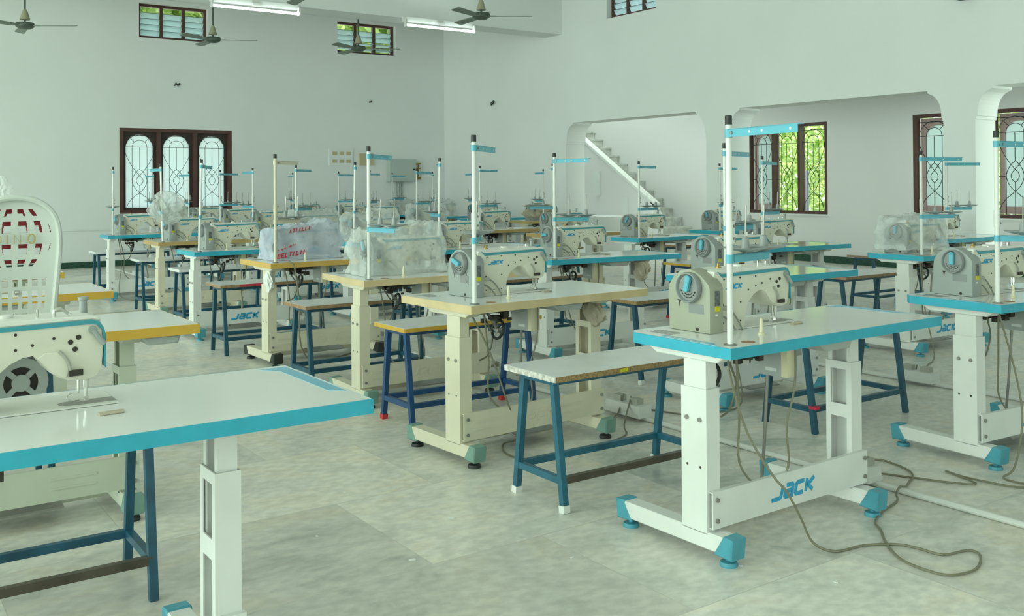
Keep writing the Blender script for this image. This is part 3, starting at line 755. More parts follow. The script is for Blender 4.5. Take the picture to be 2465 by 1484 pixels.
        MB().tube([(0.20, 0.20, 0.69), (0.25, 0.22, 0.62), (0.30, 0.24, 0.55), (0.28, 0.25, 0.46), (0.22, 0.24, 0.44)], 0.004, 6, 3).obj('cable', M['cable'], t)
    # oil pan and linkage below the machine
    mb = MB(); mb.box(0.20, 0.24, 0.655, 0.62, 0.42, T-th-0.002, 0.012)
    mb.obj('oil_pan', M['stand_grey'], t, False)
    mb = MB(); rnd = random.Random(int(abs(x*100)+abs(y*37)))
    for i in range(9):
        px, py, pz = rnd.uniform(0.23, 0.40), rnd.uniform(0.17, 0.24), rnd.uniform(0.625, 0.67)
        s = rnd.uniform(0.008, 0.02); mb.box(px-s, py-s*0.7, pz-s*0.6, px+s, py+s*0.7, pz+s*0.8, 0.002)
    mb.box(0.24, 0.18, 0.67, 0.40, 0.23, T-th-0.002)
    mb.obj('linkage', M['dark'], t, False)
    if wheel:
        wx, wy = 0.30+wxy[0], 0.20+wxy[1]
        wh = MB().tube([(wx+0.012*math.sin(a*PI/6), wy+0.042*math.cos(a*PI/6), 0.582+0.042*math.sin(a*PI/6)) for a in range(12)], 0.007, 8, 2, True).obj('rubber_wheel', M['black'], t)
        mb = MB(); mb.cyl((wx-0.01, wy, 0.582), 0.013, 0.02, 'x', 10)
        for k in range(5): mb.bar((wx, wy, 0.582), (wx+0.01*math.sin(k*1.257), wy+0.040*math.cos(k*1.257), 0.582+0.040*math.sin(k*1.257)), 0.007, 0.004)
        mb.obj('wheel_spokes', M['steel_d'], wh, False)
        MB().bar((wx-0.06, wy, 0.665), (wx, wy, 0.582), 0.010, 0.012).obj('wheel_arm', M['steel_d'], t, False)
    if tray:
        MB().prism([(0.50, T-th-0.002), (0.70, T-th-0.002), (0.685, 0.664), (0.545, 0.664)] if not motor else [(0.90, T-th-0.002), (1.05, T-th-0.002), (1.04, 0.664), (0.93, 0.664)], 'y', 0.03, 0.24, 0.006).obj('drawer_tray', M['grey_metal'], t)
    # small clip and rest pin on the top
    MB().lathe([(0.012, 0), (0.013, 0.006), (0.0075, 0.008), (0.0072, 0.03), (0.0055, 0.055), (0.003, 0.058)], (0.318, 0.138, T), n=14).obj('rest_pin', M['pin'], t)
    mb = MB(); mb.lathe([(0.010, 0), (0.0105, 0.004), (0.0105, 0.052), (0.010, 0.056)], (0, 0, 0), 'x', 12)
    mb.xf(Matrix.Translation((0.60, 0.225, T+0.003)) @ Matrix.Rotation(0.05, 4, 'Z') @ Matrix.Scale(0.45, 4, (0, 0, 1))).obj('hinge_cover', M['beige_cloth'], t)
    if motor:
        mo = MB().lathe([(0.05, 0), (0.088, 0.0), (0.094, 0.012), (0.094, 0.10), (0.08, 0.13), (0.05, 0.135)], (0.525, 0.30, 0.53), 'y', 28).obj('motor', M['greycream_metal'], t)
        ring = MB().lathe([(0.060, -0.012), (0.094, -0.012), (0.098, 0.0), (0.094, 0.014), (0.060, 0.014)], (0.525, 0.295, 0.53), 'y', 28, False).obj('motor_flange', M['grey_metal'], mo)
        mb = MB(); mb.cyl((0.525, 0.278, 0.53), 0.032, 0.02, 'y', 20)
        for k in range(4):
            a = PI/4+k*PI/2; mb.bar((0.525, 0.288, 0.53), (0.525+0.066*math.cos(a), 0.288, 0.53+0.066*math.sin(a)), 0.012, 0.02)
        mb.obj('motor_spokes', M['grey_metal'], mo, False)
        MB().cyl((0.525, 0.294, 0.53), 0.06, 0.004, 'y', 20).obj('motor_vent', M['dark'], mo)
        MB().box(0.46, 0.33, 0.60, 0.54, 0.40, T-th-0.002, 0.004).obj('motor_bracket', M['greycream_metal'], mo, False)
    return t

# ------------------------------------------------------------------ sewing machine (seen from behind its operator)
def make_machine(housing='housing'):
    m = empty('sewing_machine', (0, 0, 0))
    # bed plate flush with the table
    MB().box(0.21, 0.265, 0.0005, 0.66, 0.44, 0.004, 0.001).obj('bed', M['machine_w'], m, False)
    prof = [(0.205, 0.002), (0.372, 0.002), (0.374, 0.03), (0.382, 0.07), (0.397, 0.098), (0.42, 0.118), (0.447, 0.131), (0.470, 0.134),
            (0.486, 0.118), (0.505, 0.092), (0.525, 0.076), (0.552, 0.066), (0.588, 0.064), (0.612, 0.072), (0.624, 0.092), (0.628, 0.14), (0.628, 0.190), (0.62, 0.207), (0.605, 0.213), (0.24, 0.213), (0.205, 0.208)]
    arm = MB().prism(prof, 'y', 0.275, 0.395, 0.006, 2).obj('arm', M['machine'], m)
    # white top cover and teal stripe wrapping over the free end
    MB().prism([(0.205, 0.205), (0.60, 0.2115), (0.622, 0.2075), (0.615, 0.2165), (0.60, 0.221), (0.23, 0.221), (0.205, 0.216)], 'y', 0.273, 0.397, 0.002).obj('top_cover', M['machine_w'], m, False)
    mb = MB(); pts_t = [(0.222, 0.216), (0.245, 0.205), (0.265, 0.2055), (0.60, 0.2105), (0.617, 0.206), (0.6285, 0.188), (0.632, 0.14), (0.632, 0.09)]
    pts_b = [(0.222, 0.214), (0.247, 0.193), (0.267, 0.194), (0.60, 0.2000), (0.612, 0.197), (0.6235, 0.183), (0.6285, 0.14), (0.6305, 0.09)]
    for i in range(7): mb.prism([pts_t[i], pts_t[i+1], pts_b[i+1], pts_b[i]], 'y', 0.2722, 0.2745)
    mb.prism([(0.628, 0.19), (0.6325, 0.17), (0.6335, 0.09), (0.628, 0.10)], 'y', 0.2725, 0.33)
    mb.obj('stripe', M['stripe'], m, False)
    word(MB(), 0.272, 0.150, 0.0172, 0.2745, 0.25, depth=0.0012).obj('lettering', M['logo'], m, False)['label'] = 'slanted blue lettering'
    for px, pz in ((0.258, 0.186), (0.345, 0.188), (0.432, 0.188), (0.515, 0.172), (0.432, 0.152), (0.39, 0.140), (0.468, 0.160), (0.347, 0.098), (0.253, 0.028), (0.30, 0.028), (0.345, 0.030), (0.252, 0.094)):
        MB().cyl((px, 0.2735, pz), 0.0036, 0.003, 'y', 10).obj('screw_plug', M['dark'], m)
    for px, pz in ((0.552, 0.160), (0.570, 0.170), (0.562, 0.142)):
        MB().cyl((px, 0.2730, pz), 0.0062, 0.003, 'y', 12).obj('screw_plug', M['dark'], m)
    # raised rear cover and presser lifter
    MB().prism([(0.478, 0.128), (0.495, 0.140), (0.528, 0.140), (0.545, 0.118), (0.548, 0.090), (0.542, 0.075), (0.525, 0.080), (0.507, 0.094), (0.488, 0.120)], 'y', 0.2695, 0.276, 0.002).obj('rear_cover', M['machine'], m)
    lf = MB().tube([(0.525, 0.268, 0.141), (0.537, 0.264, 0.128), (0.546, 0.262, 0.110), (0.550, 0.262, 0.088)], 0.0035, 7, 3).obj('presser_lifter', M['cable_l'], m)
    MB().box(0.546, 0.256, 0.080, 0.577, 0.266, 0.094, 0.003).obj('grip', M['dark'], lf, False)
    # swing lever at the free end
    MB().tube([(0.603, 0.268, 0.186), (0.610, 0.266, 0.174), (0.620, 0.264, 0.160), (0.627, 0.262, 0.150)], 0.0065, 9, 3).cyl((0.602, 0.265, 0.186), 0.010, 0.010, 'y', 12).obj('thread_lever', M['housing'], m)
    # needle bar, presser bar, foot and plates
    MB().cyl((0.596, 0.318, 0.0), 0.004, 0.07, 'z', 8).cyl((0.596, 0.318, 0.038), 0.007, 0.022, 'z', 8).cyl((0.578, 0.318, 0.025), 0.0035, 0.045, 'z', 8).obj('needle_bar', M['steel'], m)
    MB().box(0.572, 0.309, 0.005, 0.602, 0.327, 0.008).box(0.592, 0.312, 0.005, 0.600, 0.324, 0.018, 0.001).tube([(0.578, 0.31, 0.01), (0.56, 0.30, 0.012), (0.548, 0.30, 0.020), (0.556, 0.30, 0.03), (0.575, 0.31, 0.028)], 0.0012, 5, 3).obj('presser_foot', M['steel'], m, False)
    mb = MB(); mb.prism([(0.53, 0.30), (0.545, 0.285), (0.66, 0.285), (0.66, 0.335), (0.545, 0.335), (0.53, 0.32)], 'z', 0.004, 0.0048); mb.obj('needle_plate', M['steel_d'], m, False)
    # grey motor housing
    hp = [(0.245, 0.0), (0.245, 0.160), (0.252, 0.176), (0.288, 0.205), (0.315, 0.219), (0.345, 0.226), (0.385, 0.220), (0.42, 0.197), (0.445, 0.165), (0.450, 0.12), (0.445, 0.0)]
    hs = MB().prism(hp, 'x', 0.150, 0.222, 0.007, 2).obj('motor_housing', M[housing], m)
    MB().prism([(0.268, 0.185), (0.275, 0.179), (0.283, 0.179), (0.283, 0.194)], 'x', 0.186, 0.2225).obj('vent', M['black'], hs, False)
    MB().box(0.176, 0.2435, 0.098, 0.200, 0.2452, 0.152).obj('rating_label', M['sticker_g'], hs, False)
    MB().box(0.176, 0.2432, 0.078, 0.200, 0.2452, 0.096).obj('warning_label', M['sticker_y'], hs, False)['label'] = 'yellow warning label'
    MB().box(0.178, 0.2434, 0.062, 0.190, 0.2452, 0.069).obj('white_label', M['sticker_w'], hs, False)
    MB().box(0.1488, 0.275, 0.068, 0.1502, 0.345, 0.102).obj('side_label', M['wheel'], hs, False)
    MB().cyl((0.1488, 0.305, 0.012), 0.007, 0.002, 'x', 10).obj('screw', M['dark'], hs)
    MB().prism([(0.378, 0.112), (0.402, 0.112), (0.394, 0.105), (0.390, 0.086), (0.386, 0.105)], 'x', 0.1485, 0.1505).obj('pointer', M['dark'], hs, False)
    # hand wheel
    wc = (0.335, 0.160)
    hw = MB().lathe([(0.050, 0.150), (0.055, 0.148), (0.056, 0.130), (0.053, 0.125), (0.050, 0.125), (0.047, 0.130), (0.045, 0.136), (0.01, 0.136)], (0, wc[0], wc[1]), 'x', 36)
    hw = hw.obj('hand_wheel', M['wheel'], m)
    for o in (hw,): o['label'] = 'grey hand wheel with vent slots'
    mb = MB()
    for rr_i, cnt in ((0.036, 8), (0.026, 5)):
        for k in range(cnt):
            a = 3.6+k*0.33 if rr_i > 0.03 else 3.95+k*0.33
            mb.bar((0.1352, wc[0]+rr_i*math.cos(a-0.09), wc[1]+rr_i*math.sin(a-0.09)), (0.1352, wc[0]+rr_i*math.cos(a+0.09), wc[1]+rr_i*math.sin(a+0.09)), 0.003, 0.003, (1, 0, 0))
    mb.obj('vent_slots', M['dark'], hw, False)
    mb = MB(); mb.prism([(-0.011, -0.010), (-0.007, -0.015), (0.007, -0.015), (0.011, -0.010), (0.011, 0.038), (0.006, 0.045), (-0.006, 0.045), (-0.011, 0.038)], 'x', -0.017, 0.0, 0.003)
    h = mb.obj('wheel_handle', M['sky_blue'], hw); h.location = (0.1355, wc[0], wc[1]); h['label'] = 'sky blue handle of the hand wheel'
    # plug and cables
    pl = MB().prism([(0.222, 0.094), (0.252, 0.092), (0.262, 0.084), (0.256, 0.076), (0.222, 0.078)], 'y', 0.250, 0.270, 0.003).obj('plug', M['cable_l'], m)
    MB().tube([(0.256, 0.262, 0.084), (0.285, 0.262, 0.068), (0.312, 0.262, 0.040), (0.328, 0.258, 0.012), (0.329, 0.252, 0.001)], 0.0034, 7, 3).obj('cable', M['cable_m'], pl)
    MB().tube([(0.222, 0.262, 0.058), (0.245, 0.262, 0.052), (0.275, 0.26, 0.030), (0.290, 0.25, 0.003)], 0.0038, 7, 3).obj('cable', M['cable_m'], pl)
    # knobs and guides on top
    MB().cyl((0.30, 0.34, 0.22), 0.012, 0.006, 'z', 12).cyl((0.30, 0.34, 0.22), 0.005, 0.018, 'z', 10).obj('bobbin_winder', M['brass'], m)
    MB().cyl((0.42, 0.35, 0.22), 0.018, 0.008, 'z', 16).obj('oil_cap', M['machine_w'], m)
    MB().tube([(0.52, 0.30, 0.221), (0.52, 0.30, 0.236), (0.535, 0.30, 0.240), (0.55, 0.31, 0.228), (0.56, 0.31, 0.221)], 0.0035, 6, 2).obj('thread_guide', M['steel'], m)
    MB().cyl((0.485, 0.31, 0.22), 0.003, 0.02, 'z', 8).cyl((0.36, 0.30, 0.22), 0.004, 0.006, 'z', 8).obj('thread_post', M['steel'], m)
    MB().lathe([(0.010, 0.22), (0.009, 0.250), (0.013, 0.252), (0.013, 0.260), (0.004, 0.262)], (0.595, 0.345, 0), n=14).obj('pressure_knob', M['stand_grey'], m)
    return m
PROTO = {}
def place_machine(table, dx, dy, label, ang=0.0, housing='housing', word_parts=True):
    key = housing
    first = key not in PROTO
    if first: PROTO[key] = make_machine(housing)
    m = PROTO[key] if first else dup(PROTO[key])
    c, s = math.cos(table.rotation_euler.z), math.sin(table.rotation_euler.z)
    m.location = (table.location.x+c*dx-s*dy, table.location.y+s*dx+c*dy, T+0.0005); m.rotation_euler.z = table.rotation_euler.z
    for ch in m.children:
        if ch.name.startswith('hand_wheel'):
            for g in ch.children:
                if g.name.startswith('wheel_handle'): g.rotation_euler.x = ang
    tag(m, label, 'sewing machine', 'sewing machines on the tables')
    return m

# ------------------------------------------------------------------ thread stand
def make_stand(x, y, z, a_up, a_low, label, color='sky_blue', lean=(0, 0), top=0.735, arm_top=0.70, low=0.285, low_z=0.285, shelf=True, caps=True, lo_len=0.24, metal='white_metal', joint=True):
    t = tag(empty('thread_stand', (x, y, z)), label, 'thread stand', 'thread stands on the tables')
    t.rotation_euler = (lean[0], lean[1], 0)
    po = MB().cyl((0, 0, 0), 0.0100, top, 'z', 14).obj('pole', M[metal], t)
    MB().lathe([(0.021, 0), (0.022, 0.004), (0.013, 0.006)], n=16).obj('base_ring', M['steel_d'], po)
    if joint:
        mb = MB().cyl((0, 0, 0.335), 0.0125, 0.075, 'z', 12).box(0.010, -0.004, 0.335, 0.022, 0.004, 0.410, 0.002); sl_ = mb.obj('joint_sleeve', M[metal], t)
        for zz in (0.352, 0.393): MB().cyl((0.018, -0.008, zz), 0.005, 0.016, 'y', 8).obj('screw', M['steel_d'], sl_)
    if caps: MB().lathe([(0.0120, top-0.006), (0.0120, top+0.022), (0.010, top+0.024), (0.001, top+0.024)], n=12).obj('pole_cap', M['black'], t)
    def arm(ang, zc, ln, nm):
        mb = MB(); mb.lathe([(0.0130, zc-0.014), (0.0130, zc+0.014)], n=14)
        mb2 = MB(); mb2.box(0.012, -0.0115, zc-0.013, ln, -0.0085, zc+0.013); mb2.box(0.012, -0.0115, zc+0.011, ln+0.008, 0.008, zc+0.014)
        mb2.xf(Matrix.Rotation(ang, 4, 'Z'))
        me = bpy.data.meshes.new('tmp'); mb2.bm.to_mesh(me); mb2.bm.free(); mb.bm.from_mesh(me); bpy.data.meshes.remove(me)
        return mb.obj(nm, M[color], t, True)
    A = arm(a_up, arm_top, 0.34, 'guide_arm')
    for d in (0.12, 0.18, 0.31):
        mb = MB(); mb.cyl((d, -0.0125, arm_top), 0.005, 0.002, 'y', 8); mb.xf(Matrix.Rotation(a_up, 4, 'Z')).obj('guide_hole', M['white'], A)
    mb = MB(); mb.cyl((0.03, -0.016, arm_top), 0.006, 0.008, 'y', 8); mb.xf(Matrix.Rotation(a_up, 4, 'Z')).obj('screw', M['steel_d'], A)
    if shelf:
        Bk = arm(a_low, low_z, lo_len, 'spool_arm')
        for i, d in enumerate((lo_len*0.42, lo_len*0.92)):
            cx, cy = d*math.cos(a_low), d*math.sin(a_low)
            tr = MB().lathe([(0.012, 0.016), (0.025, 0.019), (0.074, 0.031), (0.075, 0.034), (0.025, 0.026), (0.014, 0.028)], (cx, cy, low_z), n=22).obj('spool_tray', M['stand_grey'], t)
            MB().lathe([(0.016, 0.028), (0.011, 0.068), (0.009, 0.070)], (cx, cy, low_z), n=12).obj('spool_cone', M['stand_grey'], tr)
            MB().tube([(cx, cy, low_z+0.07), (cx+0.004, cy, low_z+0.175)], 0.003, 7, 1).obj('spool_pin', M['white_metal'] if metal == 'cream_metal' else M['steel_d'], tr)
    return t

# ------------------------------------------------------------------ benches
def make_bench(x, y, rot, label, top='board', edge='wood_edge', legs='bench_blue', caps=None, L=0.88, W=0.34, h=0.53, front_bare=False, end_edge=None):
    t = tag(empty('bench', (x, y, 0), rot), label, 'bench', 'benches between the tables')
    bd = MB().box(0, 0, h-0.022, L, W, h, 0.0015).obj('seat_board', M[top], t, False)
    for q in ((0.002, -0.002, L-0.002, 0.0), (0.002, W, L-0.002, W+0.002), (-0.002, 0.0, 0.0, W), (L, 0.0, L+0.002, W)):
        MB().box(q[0], q[1], h-0.0225, q[2], q[3], h-0.001).obj('board_edge', M[(end_edge or edge) if q[2]-q[0] < 0.01 else edge], bd, False)
    lx0, lx1 = 0.05, L-0.05; s = 0.026
    zt = h-0.022
    for lx in (lx0, lx1):
        for i, (yt, yb) in enumerate(((0.075, 0.01), (W-0.075, W-0.01))):
            lg = MB().bar((lx, yb, 0.0 if not caps else 0.004), (lx, yt, zt), s, s, (1, 0, 0)).obj('leg', M[legs], t, False)
            if caps: MB().bar((lx, yb, 0.0), (lx, yb+(yt-yb)*0.05, 0.028), s+0.006, s+0.006, (1, 0, 0)).obj('foot_cap', M[caps], lg, False)
    for yt in (0.075, W-0.075): MB().box(lx0, yt-0.012, zt-0.026, lx1, yt+0.012, zt).obj('rail', M[legs], t, False)
    for lx in (lx0, lx1): MB().box(lx-0.012, 0.075, zt-0.026, lx+0.012, W-0.075, zt).obj('rail', M[legs], t, False)
    zs = 0.12; k = zs/zt; y_a = 0.01+0.065*k; y_b = W-y_a
    MB().box(lx0, y_a-0.012, zs-0.013, lx1, y_a+0.012, zs+0.013).obj('stretcher', M['bare_steel' if front_bare else legs], t, False)
    MB().box(lx0, y_b-0.012, zs-0.013, lx1, y_b+0.012, zs+0.013).obj('stretcher', M[legs], t, False)
    for lx in (lx0, lx1): MB().box(lx-0.012, y_a, zs-0.013, lx+0.012, y_b, zs+0.013).obj('stretcher', M[legs], t, False)
    return t

# ------------------------------------------------------------------ plastic sheets over machines
def make_bag(x, y, rot, label, z=T, size=(0.52, 0.26, 0.27), x_off=0.13, y_off=0.21, seed=1, m='bag', tall=0.0, skirt=0.0, name='plastic_cover'):
    rnd = random.Random(seed); mb = MB(); bm = mb.bm
    nx, ny, nz = 16, 9, 9; sx, sy, sz = size
    idx = {}
    def V(i, j, k):
        if (i, j, k) in idx: return idx[(i, j, k)]
        u, v, q = i/nx, j/ny, k/nz
        # rounded box
        px, py, pz = (u-0.5)*2, (v-0.5)*2, q
        sq = 1-0.10*pz**3
        w_ = Vector((px*sq, py*sq, pz))
        f = 1+0.05*math.sin(7*px+seed)+0.06*math.sin(9*pz+5*px+seed*2.1)+0.05*math.sin(11*py+3*px)
        X = w_.x*sx/2*(1+0.035*math.sin(13*pz+seed)+0.03*math.sin(21*py+8*pz)); Y = w_.y*sy/2*f
        Z = pz*sz*(1+0.05*math.sin(6*px+seed*1.7)+0.04*math.sin(17*px+4*py)+tall*math.exp(-((px-0.6)*2.2)**2))
        X += rnd.uniform(-.006, .006); Y += rnd.uniform(-.007, .007)
        if k > 0: Z += rnd.uniform(-.006, .006)
        else: Z = 0.002+skirt
        idx[(i, j, k)] = bm.verts.new((X+x_off+sx/2, Y+y_off+sy/2, Z)); return idx[(i, j, k)]
    for i in range(nx):
        for k in range(nz):
            for j in (0, ny): bm.faces.new((V(i,j,k), V(i+1,j,k), V(i+1,j,k+1), V(i,j,k+1)))
        for j in range(ny): bm.faces.new((V(i,j,nz), V(i+1,j,nz), V(i+1,j+1,nz), V(i,j+1,nz)))
    for j in range(ny):
        for k in range(nz):
            for i in (0, nx): bm.faces.new((V(i,j,k), V(i,j+1,k), V(i,j+1,k+1), V(i,j,k+1)))
    o = mb.obj(name, M[m]); o.location = (x, y, z); o.rotation_euler.z = rot
    tag(o, label, 'plastic cover')
    return o
def make_cloth(x, y, z, sx, sy, sz, label, m='beige_cloth', seed=3, name='cloth_bundle', cat='cloth bundle'):
    rnd = random.Random(seed); mb = MB(); bmesh.ops.create_icosphere(mb.bm, subdivisions=5, radius=1)
    for v in mb.bm.verts:
        d = 1+0.16*math.sin(5*v.co.z+seed+2*v.co.x)+0.10*math.sin(9*v.co.x+7*v.co.y+seed)-0.16*abs(math.sin(6*v.co.x+4*v.co.z+seed))-0.10*abs(math.sin(11*v.co.y-9*v.co.z+2*math.sin(5*v.co.x)))
        v.co = Vector((v.co.x*d*sx, v.co.y*d*sy, v.co.z*(0.9+0.1*d)*sz))
    o = mb.obj(name, M[m]); o.location = (x, y, z); tag(o, label, cat); return o

# ------------------------------------------------------------------ layout
# key, line, order in line, x, y, rot, L, W, edge, stand style, options
LINES = {1: 'leftmost line', 2: 'second line', 3: 'third line', 4: 'fourth line', 5: 'rightmost line'}
ORD = ['front', 'second', 'third', 'fourth', 'fifth', 'sixth', 'seventh', 'eighth', 'ninth', 'tenth']
EN = {'blue': 'blue-edged', 'cream': 'cream-edged', 'tan': 'tan-edged', 'mustard': 'mustard-edged', 'yellow': 'yellow-edged'}
TB = [
 ('D', 1, 0, -0.08, 2.20, 0.0, 1.20, 0.575, 'blue', 'white', dict(machine=1, moff=(0.01, 0.07), stand=1, tray=False)),
 ('Y1', 1, 1, 0.075, 3.806, 0.0, 1.113, 0.552, 'yellow', 'greycream', dict(motor=True, logo='plain')),
 ('Y2', 1, 2, 0.10, 5.286, 0.0, 1.107, 0.549, 'yellow', 'greycream', dict(logo='plain')),
 ('Y3', 1, 3, 0.12, 6.652, 0.0, 1.107, 0.55, 'yellow', 'greycream', dict(logo='plain')),
 ('A', 2, 0, 2.382, 2.165, 0.0178, 1.243, 0.50, 'blue', 'white', dict(machine=1, stand=1, up=0.12, low=0.0, handle=0.25, hg='housing_g')),
 ('B', 2, 1, 2.316, 3.608, 0.055, 1.112, 0.59, 'cream', 'cream', dict(machine=1, stand=1, up=-0.55, low=1.0, handle=-1.2, lo=0.09)),
 ('E', 2, 2, 2.462, 4.946, -0.034, 1.075, 0.62, 'cream', 'cream', dict(machine=1, stand=1, up=-0.55, low=-0.55, bag=1)),
 ('G', 2, 3, 2.500, 6.445, 0.02, 1.11, 0.59, 'mustard', 'cream', dict(machine=1, stand=1, up=-0.28, low=-0.12, bag=2, cap='black', scolor='cream_metal')),
 ('H', 2, 4, 2.444, 7.969, 0.0, 1.11, 0.53, 'blue', 'white', dict(machine=1, stand=1, up=-0.9, low=1.5, lo=0.05, lean=0.03)),
 ('I', 2, 5, 2.606, 9.615, 0.0, 1.05, 0.56, 'tan', 'cream', dict(machine=1, stand=1, up=2.9, low=2.4, lo=0.08, bag=3, lean=-0.025)),
 ('J', 2, 6, 2.534, 11.325, 0.0, 1.10, 0.45, 'blue', 'white', dict(machine=1, stand=1, up=1.2, low=1.9, lo=0.06, lean=0.01)),
 ('R', 3, 0, 4.145, 2.225, -0.06, 1.20, 0.50, 'blue', 'white', dict(machine=1, stand=1, up=-0.65, low=-0.1, handle=0.0)),
 ('K', 3, 1, 4.02, 3.69, -0.03, 1.14, 0.52, 'blue', 'white', dict(machine=1, stand=1, up=-0.65, low=0.0, handle=0.1)),
 ('C', 3, 2, 4.183, 5.457, -0.10, 1.16, 0.52, 'blue', 'white', dict(machine=1, stand=1, up=0.12, low=-0.1, handle=-1.57)),
 ('L', 3, 3, 4.06, 6.85, 0.0, 1.11, 0.52, 'blue', 'white', dict(machine=1, stand=1, up=2.2, low=2.55, lo=0.20, lean=0.02)),
 ('M', 3, 4, 4.00, 8.30, 0.0, 1.11, 0.50, 'blue', 'white', dict(machine=1, stand=1, up=1.0, low=1.0, lo=0.05, bag=4, lean=0.02)),
 ('N', 3, 5, 4.03, 9.75, 0.0, 1.11, 0.50, 'blue', 'white', dict(machine=1, stand=1, up=-0.4, low=-0.2, bag=5)),
 ('O', 3, 6, 4.20, 11.50, 0.0, 1.11, 0.50, 'blue', 'white', dict(machine=1, stand=1, up=3.1, low=3.0)),
 ('P', 3, 7, 4.30, 13.00, 0.0, 1.11, 0.50, 'blue', 'white', dict(machine=1, stand=1, up=-0.15, low=0.0)),
 ('Q', 3, 8, 4.30, 14.40, 0.0, 1.11, 0.50, 'blue', 'white', dict(machine=1, stand=1, up=2.8, low=2.6, lo=0.10)),
 ('Q2', 3, 9, 4.12, 15.62, 0.0, 1.11, 0.50, 'blue', 'white', dict(machine=1, stand=1, up=2.6, low=2.6, lo=0.06, bag=6)),
 ('S', 4, 0, 6.44, 4.02, -0.02, 1.10, 0.50, 'blue', 'white', dict(machine=1, stand=1, up=-0.22, low=0.02, bag=7)),
 ('BB', 4, 1, 6.25, 5.33, -0.08, 1.06, 0.50, 'blue', 'white', dict(machine=1, stand=1, up=-0.35, low=-0.05)),
 ('V', 4, 2, 6.479, 7.06, 0.03, 1.00, 0.45, 'blue', 'white', dict(machine=1, stand=1, up=-0.45, low=-0.1)),
 ('W', 4, 3, 6.30, 8.22, 0.0, 1.0, 0.48, 'tan', 'cream', dict(machine=1, stand=1, up=-1.5, low=2.75, lo=0.20)),
 ('Z', 4, 4, 6.22, 9.52, 0.0, 1.05, 0.50, 'tan', 'cream', dict(machine=1, stand=1, up=-0.3, low=-0.05)),
 ('AA', 4, 5, 6.52, 11.55, 0.0, 1.10, 0.50, 'tan', 'cream', dict(machine=1, stand=1, up=-0.5, low=-0.2, bag=8)),
 ('AD', 4, 6, 6.50, 12.90, 0.0, 1.11, 0.50, 'blue', 'white', dict(machine=1, stand=1, up=-0.6, low=-0.6, lo=0.08)),
 ('AE', 4, 7, 6.58, 14.15, 0.0, 1.11, 0.50, 'blue', 'white', dict(machine=1, stand=1, up=-0.3, low=-0.2)),
 ('AF', 4, 8, 6.41, 15.60, 0.0, 1.11, 0.50, 'blue', 'white', dict(machine=1, stand=1, up=2.5, low=2.5, lo=0.06)),
 ('TT', 5, 0, 8.50, 5.05, 0.0, 1.11, 0.50, 'blue', 'white', dict(machine=1, stand=1, up=-0.02, low=0.05)),
 ('U', 5, 1, 8.15, 7.55, 0.0, 1.11, 0.52, 'blue', 'white', dict(machine=1, stand=1, up=-0.15, low=0.0)),
 ('X', 5, 2, 8.36, 11.45, 0.0, 1.11, 0.50, 'tan', 'cream', dict(machine=1, stand=1, up=2.9, low=2.8, lo=0.12, bag=9, poff=0.30, moff=(0.1, 0))),
 ('Y', 5, 3, 8.32, 12.88, 0.0, 1.11, 0.50, 'blue', 'white', dict(machine=1, stand=1, up=2.9, low=2.9, lo=0.13)),
 ('AB', 5, 4, 8.30, 14.15, 0.0, 1.11, 0.50, 'blue', 'white', dict(machine=1, stand=1, up=2.9, low=2.9, lo=0.06, bag=10)),
 ('AC', 5, 5, 8.26, 15.50, 0.0, 1.11, 0.50, 'blue', 'white', dict(machine=1, stand=1, up=-0.4, low=-0.2, bag=11)),
]
tables = {}
ARMS = {'D': (2.6, 2.6), 'A': (-1.74, 0.2), 'B': (0.72, 0.9), 'E': (0.72, -1.38), 'G': (0.72, 0.45), 'H': (1.03, 1.25), 'I': (1.63, 1.5), 'J': (1.35, 1.35), 'R': (-0.1, -0.9), 'K': (0.35, 0.1),
        'C': (-1.45, -0.5), 'L': (1.1, 1.38), 'M': (1.1, 1.1), 'N': (0.7, 0.47), 'O': (1.64, 1.8), 'P': (0.5, 0.0), 'Q': (1.73, 1.5), 'Q2': (1.7, 1.6), 'S': (-0.37, -0.55), 'BB': (0.37, 0.14),
        'V': (0.32, 0.0), 'W': (1.0, 2.5), 'Z': (0.35, 0.05), 'AA': (0.43, 0.17), 'AD': (0.68, 0.7), 'AE': (0.4, -0.4), 'AF': (1.43, 1.4), 'TT': (-0.44, -0.5), 'U': (0.15, 0.3),
        'X': (1.33, 1.5), 'Y': (1.47, 1.45), 'AB': (1.0, 1.0), 'AC': (0.33, 0.1)}
